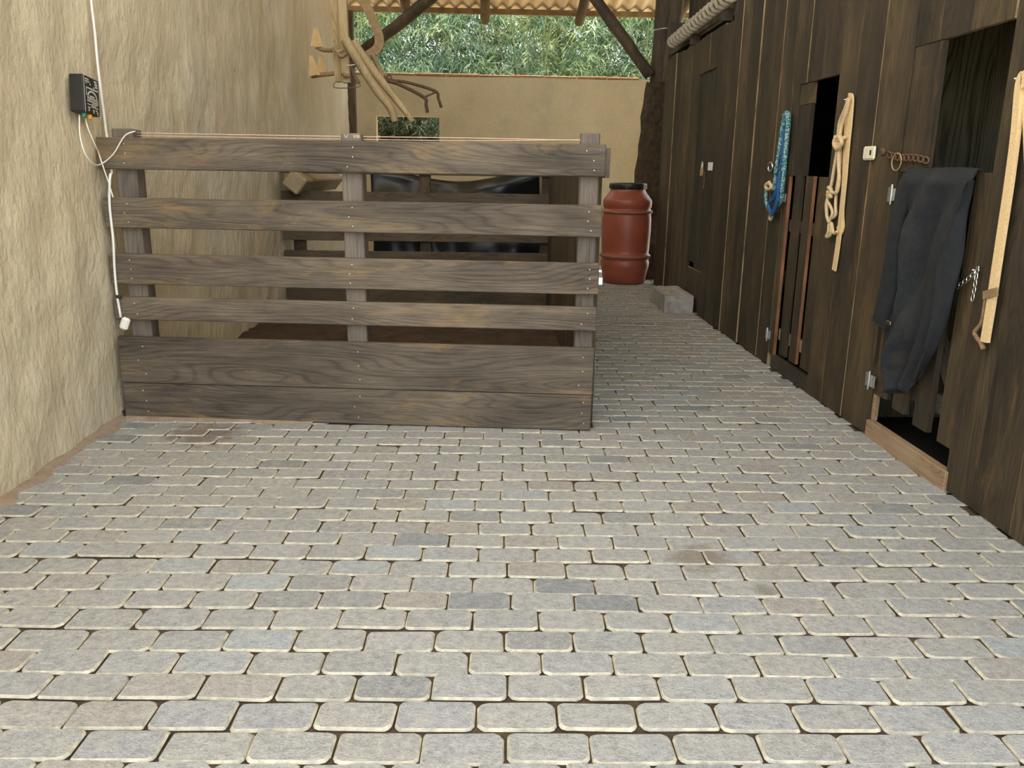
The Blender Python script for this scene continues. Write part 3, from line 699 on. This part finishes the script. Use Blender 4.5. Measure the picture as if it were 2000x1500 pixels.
cadd('tie_wire', [(650, 86), (656, 98), (664, 100), (671, 96)], 0.010, OLD_Z, 8.16)
cadd('tie_wire', [(668, 142), (676, 148), (684, 147)], 0.018, OLD_Z, 8.14)
cadd('hanging_wire', [(676, 128), (690, 127), (701, 124)], 0.006, STEEL, 8.12)
cadd('hanging_wire', [(656, 158), (652, 170), (672, 172), (702, 169), (700, 160)], 0.005, RUSTPALE, 8.30)
rk = cu
def radd(nm, pts, r, y=8.35): return tube(nm, [on_y(u, v, y) for u, v in pts], r, RUST, rk, n=4)
radd('fork_prong', [(738, 126), (746, 148), (762, 156), (800, 162), (850, 178), (856, 192), (862, 210)], 0.014)
radd('fork_prong', [(748, 150), (758, 158), (780, 165), (828, 190), (832, 204), (835, 220)], 0.016, 8.28)
radd('fork_bar', [(829, 190), (851, 180)], 0.008, 8.32)
c0 = on_y(760, 152, 8.35); tube('fork_eye', [c0+Vector((0.022*math.cos(q), 0, 0.022*math.sin(q))) for q in np.linspace(0, 2*math.pi, 12)[:-1]], 0.008, RUST, rk, 6, closed=True, n=0)

# ------------------------------------------------------------------ energiser box, cables, plug
en = empty('fence_energiser', (XL, 4.035, 1.525)); tag(en, 'black electric fence energiser box on the plastered wall', 'electrical box')
en.rotation_euler = (math.radians(-6.5), 0, 0)
bx_ = box('case', 0.0, 0.066, 0.0, 0.150, 0.0, 0.168, BLACK_P, en, bev=0.006)
fp = box('label_panel', 0.0665, 0.0682, 0.006, 0.146, 0.004, 0.164, plain('black_label', (0.012, 0.012, 0.012), 0.35), en)
fp['label'] = 'printed black front label with pale lettering and a dial'
def pr(y0, y1, z0, z1): box('print_line', 0.0003, 0.0018, y0-0.076, y1-0.076, z0-0.084, z1-0.084, PRINT, fp)
pr(0.004, 0.006, 0.001, 0.167)
for a in ((0.016, 0.050, 0.148, 0.154), (0.016, 0.056, 0.138, 0.144), (0.018, 0.034, 0.131, 0.134), (0.104, 0.130, 0.148, 0.157), (0.108, 0.134, 0.136, 0.145), (0.110, 0.136, 0.126, 0.133), (0.060, 0.066, 0.128, 0.138), (0.090, 0.106, 0.121, 0.125),
          (0.022, 0.136, 0.110, 0.117), (0.022, 0.025, 0.080, 0.108), (0.030, 0.134, 0.068, 0.073), (0.026, 0.136, 0.061, 0.065), (0.028, 0.134, 0.053, 0.058), (0.074, 0.130, 0.046, 0.050), (0.028, 0.110, 0.039, 0.043), (0.064, 0.132, 0.031, 0.036),
          (0.030, 0.054, 0.024, 0.029), (0.036, 0.044, 0.010, 0.021), (0.078, 0.094, 0.016, 0.022), (0.082, 0.090, 0.006, 0.013), (0.108, 0.122, 0.020, 0.025), (0.116, 0.132, 0.012, 0.017), (0.120, 0.130, 0.004, 0.009)): pr(*a)
arc = [Vector((0.001, 0.078-0.076+0.042*math.cos(q), 0.078-0.084+0.024*math.sin(q))) for q in np.linspace(math.radians(-8), math.radians(200), 18)]
V, Fc = tube_geo(arc, 0.0, flat=(0.0045, 0.0009, Vector((0, 1, 0)))); mesh_obj('dial_arc', V, Fc, PRINT, fp)
pr(0.055, 0.098, 0.076, 0.083)
for i, (y, mt) in enumerate(((0.030, GREEN_P), (0.075, YELLOW_P))):
    lathe('terminal', [(0.009, -0.022), (0.011, -0.019), (0.011, -0.002), (0.008, 0.002)], mt, en, (0.048 if i == 0 else 0.052, y, 0.0), 12)
def W_L(u, v, off=0.012): return on_x(u, v, XL+off)
def FP(u, v, off=0.012):
    n_ = Vector((-(4.06-4.235), 2.47, 0)).normalized(); p_ = Vector((XL, 4.235, 0))-n_*off
    d = ray(u, v); return EYE+d*((p_-EYE).dot(n_)/d.dot(n_))
w1 = tube('lead_wire', [on_y(155, 224, 4.06), on_y(156, 262, 4.00), on_y(166, 300, 3.99), on_y(184, 321, 4.06), FP(200, 319, 0.02), FP(222, 300, 0.016), FP(243, 266, 0.016), FP(262, 257, 0.004), fpt(0.18, 1.447, 0.06)], 0.0032, WHITE_P, None, 6); tag(w1, 'thin white wire looping from the energiser to the fence wires', 'wire')
w2 = tube('lead_wire', [on_y(166, 224, 4.12), on_y(171, 248, 4.08), on_y(187, 286, 4.12), FP(192, 297, 0.03), FP(203, 330, 0.02), FP(214, 362, 0.014), FP(221, 386, 0.01)], 0.0032, WHITE_P, None, 6); tag(w2, 'thin white wire dropping straight from the energiser past the top rail', 'wire')
cb = empty('power_cable', tuple(W_L(208, 265))); tag(cb, 'thick white power cable with plug hanging down the left wall', 'cable')
A1 = [W_L(u, v, 0.018) for u, v in ((172, -90), (178, 0), (185, 62), (190, 118), (196, 170), (202, 215), (208, 262))]
A2 = [fpt(0.05, 1.36, 0.05), fpt(0.06, 1.255, 0.03), FP(215, 345, 0.012), FP(214, 400, 0.012), FP(221, 468, 0.012), FP(224, 530, 0.012), FP(229, 578, 0.014), FP(236, 620, 0.014)]
tube('cord', A1+A2, 0.0062, WHITE_P, cb, 8)
pg = FP(244, 632, 0.022); po_ = box('plug', -0.021, 0.021, -0.014, 0.014, -0.030, 0.034, WHITE_P, cb, bev=0.009); po_.location = pg-cb.location; po_.rotation_euler = (0, math.radians(22), 0)
cp_ = FP(232, 580, 0.016); c_ = box('clamp', -0.014, 0.014, -0.008, 0.008, -0.008, 0.008, BLACK_P, cb, bev=0.003); c_.location = cp_-cb.location; c_.rotation_euler = (0, 0.4, 0)

# ------------------------------------------------------------------ things on the right wall
def WR(u, v, off=0.012): return on_x(u, v, XR-off)
def chain(name, path, mat, label, ll=0.034, ww=0.020, r=0.0032):
    e = empty(name, tuple(path[0])); tag(e, label, 'chain')
    P = smooth_path(path, 10); d = [0.0]
    for a, b in zip(P, P[1:]): d.append(d[-1]+(b-a).length)
    pos, k, me = 0.0, 0, None
    ring = []
    for q in range(12):
        t = 2*math.pi*q/12; ring.append(Vector((math.cos(t)*ll/2 if abs(math.cos(t)) > 0.5 else math.cos(t)*ll*0.62, math.sin(t)*ww/2, 0)))
    V, Fc = tube_geo(ring, r, 6, closed=True)
    while pos < d[-1]:
        i = max(j for j in range(len(d)) if d[j] <= pos+1e-9); i = min(i, len(P)-2)
        f = (pos-d[i])/max(d[i+1]-d[i], 1e-6); c = P[i].lerp(P[i+1], f); t = (P[i+1]-P[i]).normalized()
        if me is None:
            me = bpy.data.meshes.new('link'); me.from_pydata([tuple(v) for v in V], [], Fc); me.materials.append(mat); me.polygons.foreach_set('use_smooth', [True]*len(me.polygons))
        o = bpy.data.objects.new('link', me); link(o, e); o.location = c-e.location
        a = Vector((1, 0, 0)) if k % 2 else t.cross(Vector((1, 0, 0)))
        a = (a-t*a.dot(t)).normalized(); b = t.cross(a)
        o.rotation_mode = 'QUATERNION'; o.rotation_quaternion = Matrix((t, b, -a)).transposed().to_quaternion() if k % 2 else Matrix((t, a, b)).transposed().to_quaternion()
        pos += ll*0.82; k += 1
    return e
ch = chain('rusty_chain', [WR(1738, 303, 0.02), WR(1757, 308, 0.018), WR(1785, 308, 0.014), WR(1812, 314, 0.006)], RUST, 'short rusty chain stretched to the near stall opening', 0.05, 0.027, 0.005)
bo = empty('rusty_bolt', tuple(WR(1739, 297, 0.0))); tag(bo, 'rusted bolt head holding the rusty chain', 'bolt')
hb = lathe('head', [(0.021, 0.0), (0.021, 0.016), (0.012, 0.021)], RUST, bo, (-0.028, 0, 0), 6); hb.rotation_euler = (0, math.radians(-90), 0)
hs_ = lathe('shank', [(0.009, 0.0), (0.009, 0.03)], RUST, bo, (0, 0, 0), 8); hs_.rotation_euler = (0, math.radians(-90), 0)
c0 = WR(1751, 316, 0.03); kr = tube('key_ring', [c0+Vector((0.010*math.cos(q), -0.026*math.cos(q), 0.040*math.sin(q))) for q in np.linspace(0, 2*math.pi, 20)[:-1]], 0.0028, BRASS, None, 6, closed=True, n=0); tag(kr, 'thin brass ring hanging from the rusty chain', 'ring')
chain('bright_chain', [WR(1909, 527, 0.006), WR(1906, 545, 0.012), WR(1903, 565, 0.012), WR(1897, 594, 0.012)], CHROME, 'bright steel chain hanging down beside the cream strap', 0.034, 0.019, 0.0034)
chain('bright_chain', [WR(1907, 530, 0.012), WR(1888, 546, 0.014), WR(1868, 560, 0.016)], CHROME, 'bright steel chain slanting from the same nail to the coat', 0.034, 0.019, 0.0034)
# white switch plate
sp = empty('latch_plate', tuple(WR(1701, 299, 0.0))); tag(sp, 'small cream plastic plate with a dark slot on the plank wall', 'plate')
box('plate', -0.014, -0.001, -0.066, 0.066, -0.034, 0.034, CREAM_P, sp, bev=0.008)
box('slot', -0.0152, -0.0138, -0.034, -0.016, -0.010, 0.014, BLACK_P, sp)
box('groove', -0.0148, -0.0139, 0.022, 0.026, -0.026, 0.026, PRINT, sp)
for (u, v, lab) in ((1745, 380, 'bright steel hinge beside the coat top'), (1701, 743, 'bright steel hinge low beside the coat gate'), (1501, 653, 'small steel hinge low at the slatted gate')):
    c = WR(u, v, 0.0); hg = empty('hinge', tuple(c)); tag(hg, lab, 'hinge', 'gate hinges')
    box('leaf', -0.006, -0.001, 0.006, 0.05, -0.035, 0.035, STEEL, hg, bev=0.001); box('leaf', -0.006, -0.001, -0.05, -0.006, -0.03, 0.03, STEEL, hg, bev=0.001)
    lathe('pin', [(0.006, -0.048), (0.0065, -0.045), (0.0065, 0.045), (0.006, 0.048)], STEEL, hg, (-0.010, 0, 0), 10)
# padlock, hasp and white tag at the far door
pd = empty('padlock', tuple(WR(1375, 336, -0.01))); tag(pd, 'small brass padlock hanging on the far dark door', 'padlock')
box('lock_body', -0.030, -0.012, -0.035, 0.035, -0.035, 0.030, BRASS, pd, bev=0.005)
tube('shackle', [pd.location+Vector((-0.021, -0.02, 0.03)), pd.location+Vector((-0.021, -0.02, 0.07)), pd.location+Vector((-0.021, 0.0, 0.09)), pd.location+Vector((-0.021, 0.02, 0.07)), pd.location+Vector((-0.021, 0.02, 0.03))], 0.007, STEEL, pd, 6)
chain('door_chain', [WR(1376, 342, 0.01), WR(1375, 352, 0.01), WR(1374, 366, 0.01)], RUST, 'short dull chain below the brass padlock', 0.06, 0.034, 0.006)
wt = box('door_tag', XR-0.012, XR-0.004, 7.46, 7.60, 1.315, 1.385, WHITE_P, bev=0.002); tag(wt, 'small white tag on the wall right of the padlock', 'tag')

def peg(u, v, lab, off=0.03):
    c = WR(u, v, 0.0); o = tube('wall_peg', [c+Vector((0.005, 0, 0)), c+Vector((-off, 0, 0.004))], 0.004, STEEL, None, 6, n=0); tag(o, lab, 'peg', 'wall pegs'); return o
peg(1537, 226, 'nail holding the blue rope halter'); peg(1659, 196, 'nail holding the tan rope and strap'); peg(1996, 156, 'nail holding the long cream strap'); peg(1908, 529, 'nail holding the bright chains', 0.02)
YD = Vector((0, 1, 0))
# blue rope
bl = empty('rope_halter', tuple(WR(1537, 224, 0.02))); tag(bl, 'teal and blue flecked rope halter hung on the plank wall', 'rope')
def strand(nm, pts, r, mat, par, off=0.022, **k): return tube(nm, [WR(u, v, o[0] if o else off) for u, v, *o in pts], r, mat, par, **k)
strand('rope', [(1511, 372), (1519, 330), (1524, 290), (1529, 250), (1534, 226), (1538, 221), (1540, 230), (1538, 260), (1534, 300), (1530, 345), (1526, 385), (1520, 400)], 0.017, TEAL, bl)
strand('rope', [(1514, 340), (1521, 300), (1528, 255), (1536, 224), (1539, 238), (1535, 290), (1532, 330), (1527, 375)], 0.014, TEAL, bl, 0.04)
strand('cord', [(1532, 250), (1529, 280), (1527, 310), (1523, 340), (1519, 375), (1514, 405), (1505, 412), (1500, 402), (1506, 390), (1516, 370), (1520, 345)], 0.010, BLUE, bl, 0.034)
strand('cord', [(1524, 335), (1522, 365), (1517, 395), (1508, 415), (1503, 408)], 0.012, BLUE, bl, 0.046)
strand('cord', [(1520, 360), (1513, 385), (1502, 398), (1507, 420), (1514, 408), (1521, 388)], 0.009, BLUE, bl, 0.05)
strand('loop', [(1511, 370), (1502, 358), (1497, 372), (1496, 390), (1499, 404), (1506, 414)], 0.013, TEAL, bl)
strand('knot', [(1503, 356), (1496, 362), (1499, 370), (1507, 366), (1503, 358)], 0.013, ROPE, bl, 0.04)
strand('tail', [(1512, 412), (1509, 422), (1505, 430), (1503, 424), (1509, 414)], 0.007, ROPE, bl, 0.03)
c0 = WR(1505, 326, 0.02); tube('steel_ring', [c0+Vector((0, 0.045*math.cos(q), 0.030*math.sin(q))) for q in np.linspace(0, 2*math.pi, 16)[:-1]], 0.008, CHROME, bl, 6, closed=True, n=0)
hg = empty('hinge', tuple(WR(1529, 386, 0.0))); tag(hg, 'pale steel hinge half hidden by the blue rope halter', 'hinge', 'gate hinges')
box('leaf', -0.006, -0.001, -0.07, -0.006, -0.028, 0.028, STEEL, hg, bev=0.001); lathe('pin', [(0.006, -0.042), (0.0065, -0.04), (0.0065, 0.04), (0.006, 0.042)], WHITE_P, hg, (-0.012, 0, 0), 10)
# tan rope and strap
tr_ = empty('rope_halter', tuple(WR(1658, 192, 0.02))); tag(tr_, 'tan cotton rope halter with knots hung beside the black opening', 'rope')
strand('rope', [(1657, 192), (1650, 214), (1640, 240), (1637, 268)], 0.010, ROPE, tr_, 0.02)
strand('rope', [(1659, 192), (1653, 218), (1644, 244), (1640, 270)], 0.010, ROPE, tr_, 0.034)
strand('knot', [(1637, 264), (1644, 272), (1631, 276), (1642, 284), (1630, 283), (1639, 292), (1633, 290)], 0.013, ROPE, tr_, 0.03)
strand('knot', [(1633, 266), (1629, 280), (1636, 290), (1644, 278), (1638, 266)], 0.012, ROPE, tr_, 0.045)
strand('rope', [(1643, 272), (1652, 268)], 0.010, ROPE, tr_, 0.03)
strand('rope', [(1636, 290), (1630, 325), (1624, 360), (1619, 378)], 0.010, ROPE, tr_)
strand('rope', [(1639, 290), (1638, 320), (1639, 350), (1634, 376), (1622, 376), (1616, 390), (1615, 420), (1620, 435)], 0.010, ROPE, tr_, 0.03)
strand('rope', [(1642, 286), (1640, 330), (1634, 372), (1632, 400), (1632, 420), (1622, 428)], 0.009, ROPE, tr_, 0.018)
strand('knot', [(1618, 366), (1624, 372), (1616, 380), (1624, 384), (1617, 374)], 0.011, ROPE, tr_, 0.03)
strand('rope', [(1616, 392), (1626, 414), (1620, 432), (1618, 452), (1614, 462), (1622, 458), (1624, 436), (1628, 455), (1636, 452)], 0.009, ROPE, tr_, 0.028)
strand('leather_end', [(1615, 390), (1613, 406), (1616, 425)], 0.010, LEATHER, tr_, 0.02)
ts = empty('webbing_strap', tuple(WR(1660, 192, 0.01))); tag(ts, 'flat cream strap hanging straight beside the tan rope halter', 'strap')
tube('strap', [WR(u, v, 0.016) for u, v in ((1657, 191), (1661, 191), (1663, 198), (1660, 240), (1655, 290), (1650, 350), (1645, 400), (1640, 450), (1635, 490), (1629, 528))], 0.0, STRAP, ts, flat=(0.024, 0.004, YD), n=4)
tube('strap', [WR(u, v, 0.009) for u, v in ((1657, 193), (1652, 260), (1648, 350), (1645, 420), (1646, 442), (1642, 452), (1637, 440))], 0.0, STRAP, ts, flat=(0.020, 0.003, YD), n=4)
# long strap at the picture's right
ls = empty('girth_strap', tuple(WR(1996, 156, 0.012))); tag(ls, 'long thick cream girth strap hanging at the right of the coat', 'strap')
tube('strap', [WR(u, v, 0.020) for u, v in ((2006, 168), (2000, 148), (1992, 170), (1984, 260), (1971, 360), (1956, 460), (1944, 540), (1935, 600), (1926, 655), (1924, 668))], 0.0, STRAP, ls, flat=(0.0185, 0.009, YD), n=5)
tube('strap', [WR(u, v, 0.012) for u, v in ((2004, 160), (2006, 240), (2010, 340))], 0.0, STRAP, ls, flat=(0.018, 0.005, YD), n=5)
tube('keeper', [WR(u, v, 0.032) for u, v in ((1921, 577), (1935, 573), (1948, 570))], 0.0, LEATHER, ls, flat=(0.004, 0.016, Vector((1, 0, 0))), n=2)
tube('leather_lace', [WR(u, v, 0.012) for u, v in ((1925, 580), (1921, 610), (1916, 632), (1904, 648), (1907, 658), (1915, 668), (1921, 682))], lambda t: 0.0065+0.004*t, LEATHER, ls, 8)

# ------------------------------------------------------------------ coat over the near gate
def coat():
    e = empty('work_coat', (XR-0.01, 3.69, 1.32)); tag(e, 'dark navy work coat draped over the near stall gate', 'coat')
    def outline(pts, t):
        for (t0, a0), (t1, a1) in zip(pts, pts[1:]):
            if t <= t1: f = (t-t0)/(t1-t0); f = f*f*(3-2*f); return a0+(a1-a0)*f
        return pts[-1][1]
    def px2(u, v): p = WR(u, v, 0.03); return p.y, p.z
    Lp = [px2(*q) for q in ((1768, 338), (1756, 380), (1746, 430), (1738, 500), (1738, 580), (1738, 640), (1733, 675), (1740, 712), (1762, 750))]
    Rp = [px2(*q) for q in ((1903, 338), (1896, 380), (1884, 440), (1874, 520), (1862, 580), (1840, 640), (1825, 685), (1802, 725), (1778, 756))]
    def edge(P, z):
        for a, b in zip(P, P[1:]):
            if z >= b[1]: f = (a[1]-z)/(a[1]-b[1]); return a[0]+(b[0]-a[0])*f
        return P[-1][0]
    def xsec(s, t, z, y):
        d = 0.030+0.020*math.sin(math.pi*s)
        amp = 0.026+0.022*t
        d += amp*math.sin(13*s+4.5*t+1.2*math.sin(5*t))*min(1, 3*s)*min(1, 3*(1-s))
        d += 0.026*math.exp(-((s-0.80+0.62*max(0, t-0.25)**1.1)/0.10)**2)*min(1, t*3)
        d -= 0.034*math.exp(-((s-0.62+0.55*max(0, t-0.25))/0.05)**2)*min(1, t*4)
        d += 0.020*mnoise.noise(Vector((y*9+z*2, z*4, 0)))+0.010*mnoise.noise(Vector((y*22, z*9+y*6, 5)))
        return max(d, 0.008)
    nx, nt = 44, 60; V, Fc = [], []
    for j in range(nt+1):
        t = j/nt; z = 1.322+(0.345-1.322)*t
        a, b = edge(Lp, min(z, Lp[0][1])), edge(Rp, min(z, Rp[0][1]))
        if abs(a-b) < 0.03: m_ = (a+b)/2; a, b = m_+0.015, m_-0.015
        for i in range(nx+1):
            s = i/nx; y = a+(b-a)*s
            zz = z-0.02*math.sin(7*s)*t
            xo = xsec(s, t, z, y)
            if j == 0: xo = -0.01
            elif j == 1: xo = 0.008; zz = 1.328
            elif j == 2: xo = max(0.02, xo*0.7)
            V.append((-xo, y-3.69, zz-1.32))
    # flap over the back of the gate
    base = len(V)
    for j in range(8):
        t = j/7
        for i in range(nx+1):
            s = i/nx; y = 3.95+(3.41-3.95)*s; V.append((0.012+0.06*min(1, t*4)+0.01*math.sin(9*s), y-3.69, 0.012-0.45*t))
    for j in range(nt):
        for i in range(nx): k = j*(nx+1)+i; Fc.append((k, k+nx+1, k+nx+2, k+1))
    for i in range(nx): Fc.append((i, i+1, base+i+1, base+i))
    for j in range(7):
        for i in range(nx): k = base+j*(nx+1)+i; Fc.append((k, k+1, k+nx+2, k+nx+1))
    body = mesh_obj('body', V, Fc, COATD, e, smooth=True)
    md = body.modifiers.new('cloth', 'SOLIDIFY'); md.thickness = 0.008; md.offset = 0
    # hanging sleeve on the far side
    path = [WR(u, v, o) for u, v, o in ((1772, 372, 0.030), (1757, 420, 0.045), (1745, 490, 0.050), (1737, 550, 0.050), (1727, 600, 0.050), (1721, 632, 0.048))]
    V, Fc = tube_geo(smooth_path(path, 6), lambda t: 1.0, 16)
    P = smooth_path(path, 6); W_ = []
    for i, p in enumerate(P):
        t = i/(len(P)-1)
        for k in range(16):
            q = 2*math.pi*k/16; rw = 0.052+0.030*t+0.006*math.sin(3*q+9*t); rd = 0.026+0.004*math.sin(2*q+14*t)
            W_.append(p+Vector((rd*math.sin(q), rw*math.cos(q), 0.012*math.cos(q)*t))-e.location)
    sl_ = mesh_obj('sleeve', W_, Fc[:-2]+[Fc[-2]], COAT, e, smooth=True)
    c = [Vector((0, 0, 0))+W_[-16+k] for k in range(16)]
    V, Fc = tube_geo(c, 0.006, 6, closed=True); mesh_obj('cuff', V, Fc, COAT, sl_, smooth=True)
    cb_ = WR(1736, 630, 0.085)-e.location
    box('snap', cb_.x-0.004, cb_.x+0.004, cb_.y-0.022, cb_.y+0.022, cb_.z-0.008, cb_.z+0.008, CHROME, sl_, bev=0.002)
    # overlapping front edge, from the top right slanting down to the left
    Lq = [WR(u, v, 0.085) for u, v in ((1890, 354), (1877, 392), (1862, 430), (1848, 470), (1836, 510), (1827, 548), (1822, 590), (1818, 635), (1806, 690), (1784, 742))]
    Rq = [WR(u, v, 0.045) for u, v in ((1899, 352), (1897, 385), (1890, 430), (1883, 475), (1876, 520), (1868, 560), (1858, 600), (1842, 642), (1824, 688), (1790, 744))]
    Lq, Rq = smooth_path(Lq, 5), smooth_path(Rq, 5); V, Fc = [], []
    for i, (a, b) in enumerate(zip(Lq, Rq)):
        for k in range(9):
            f = k/8; p = a.lerp(b, f); p.x -= 0.012*math.sin(math.pi*f)+0.005*math.sin(5*f+i*0.35)
            V.append(p-e.location)
    for i in range(len(Lq)-1):
        for k in range(8): q = i*9+k; Fc.append((q, q+9, q+10, q+1))
    fp_ = mesh_obj('front_edge', V, Fc, COAT, e, smooth=True)
    md = fp_.modifiers.new('cloth', 'SOLIDIFY'); md.thickness = 0.012; md.offset = 0
    return e
coat()

# ------------------------------------------------------------------ bamboo beyond the back wall
def clump(cx, cyy, n_tw, zlo, zhi, spread, label, seed, droop=0.6, mat=None, name='bamboo_clump', cat='bamboo', grp='bamboo beyond the back wall'):
    r = np.random.default_rng(seed); e = empty(name, (cx, cyy, -0.06)); tag(e, label, cat, grp)
    for k in range(6):
        a = r.uniform(0, 6.28); d = r.uniform(0.1, 0.5); b = r.uniform(0.3, 1.1)
        bx, by = cx+d*math.cos(a), cyy+d*math.sin(a)
        tube('culm', [Vector((bx, by, -0.06)), Vector((bx+0.15*b*math.cos(a), by+0.15*b*math.sin(a), zhi*0.5)), Vector((bx+b*math.cos(a), by+b*math.sin(a), zhi*0.95))], lambda t: 0.020-0.013*t, CULM, e, 7, n=5)
    ns = n_tw//15
    sc = np.stack([r.normal(0, spread, ns), r.normal(0, spread*0.55, ns), r.uniform(zlo, zhi, ns)+0.06], 1)
    c = sc[r.integers(0, ns, n_tw)]+r.normal(0, 1, (n_tw, 3))*np.array([0.17, 0.17, 0.12])
    az = r.uniform(0, 2*np.pi, n_tw); per = 8
    N = n_tw*per
    base = np.repeat(c, per, 0); ta = np.repeat(az, per)
    k = np.tile(np.arange(per), n_tw)
    tdir = np.stack([np.cos(ta), np.sin(ta), -droop*np.ones(N)*r.uniform(0.2, 1.4, N)], 1)
    base = base+tdir*(k[:, None]*0.035)
    la = ta+r.normal(0, 0.75, N)
    ld = np.stack([np.cos(la), np.sin(la), -droop+r.normal(0, 0.55, N)], 1); ld /= np.linalg.norm(ld, axis=1)[:, None]
    ln = r.uniform(0.08, 0.19, N)[:, None]; wd_ = ln*r.uniform(0.05, 0.08, N)[:, None]
    side = np.cross(ld, r.normal(0, 1, (N, 3))); side /= np.linalg.norm(side, axis=1)[:, None]
    v0 = base; v1 = base+ld*ln*0.4+side*wd_; v2 = base+ld*ln; v2[:, 2] -= 0.15*ln[:, 0]; v3 = base+ld*ln*0.4-side*wd_
    V = np.stack([v0, v1, v2, v3], 1).reshape(-1, 3)
    me = bpy.data.meshes.new('foliage'); me.vertices.add(4*N); me.vertices.foreach_set('co', V.ravel())
    me.loops.add(4*N); me.loops.foreach_set('vertex_index', np.arange(4*N)); me.polygons.add(N)
    me.polygons.foreach_set('loop_start', np.arange(N)*4); me.polygons.foreach_set('loop_total', np.full(N, 4)); me.update(); me.validate()
    me.materials.append(mat or LEAF); o = bpy.data.objects.new('foliage', me); link(o, e)
    return e
labs = ['bamboo clump at the far left behind the tool', 'bamboo clump just left of the left brace', 'bamboo clump right of the left brace', 'yellowish bamboo clump above the wall opening', 'bamboo clump left of the middle rafter end', 'dense bamboo clump below the middle rafter end', 'drooping blue-green bamboo right of the middle rafter end', 'bright green bamboo left of the right brace', 'bamboo clump behind the right brace', 'bamboo clump beside the right post']
for i, xx in enumerate(np.linspace(-4.2, 4.6, 10)):
    clump(float(xx), 15.8+0.5*math.sin(i*2.3), 2600, 0.9, 5.2, 0.60, labs[i], 40+i, droop=0.45+0.4*random.random())
labs2 = ['bamboo thicket deep behind, leftmost', 'bamboo thicket deep behind, second from left', 'bamboo thicket deep behind, middle left', 'bamboo thicket deep behind, middle right', 'bamboo thicket deep behind, second from right', 'bamboo thicket deep behind, rightmost']
for i, xx in enumerate(np.linspace(-5, 5.4, 6)):
    clump(float(xx), 17.4, 3000, 0.3, 6.0, 0.95, labs2[i], 80+i)
SHADE_LEAF = plain('shade_dark_leaf', (0.026, 0.036, 0.012), 1.0, var=0.4, scale=9)  # leaf colour darkened to stand for shade behind the opening
clump(-1.42, 13.75, 1700, 0.5, 2.3, 0.42, 'shade-coloured leafy shrub seen through the opening in the back wall', 300, 0.5, SHADE_LEAF, 'shaded_bamboo', 'undergrowth', None)  # added foliage standing in for bamboo leaves in shade
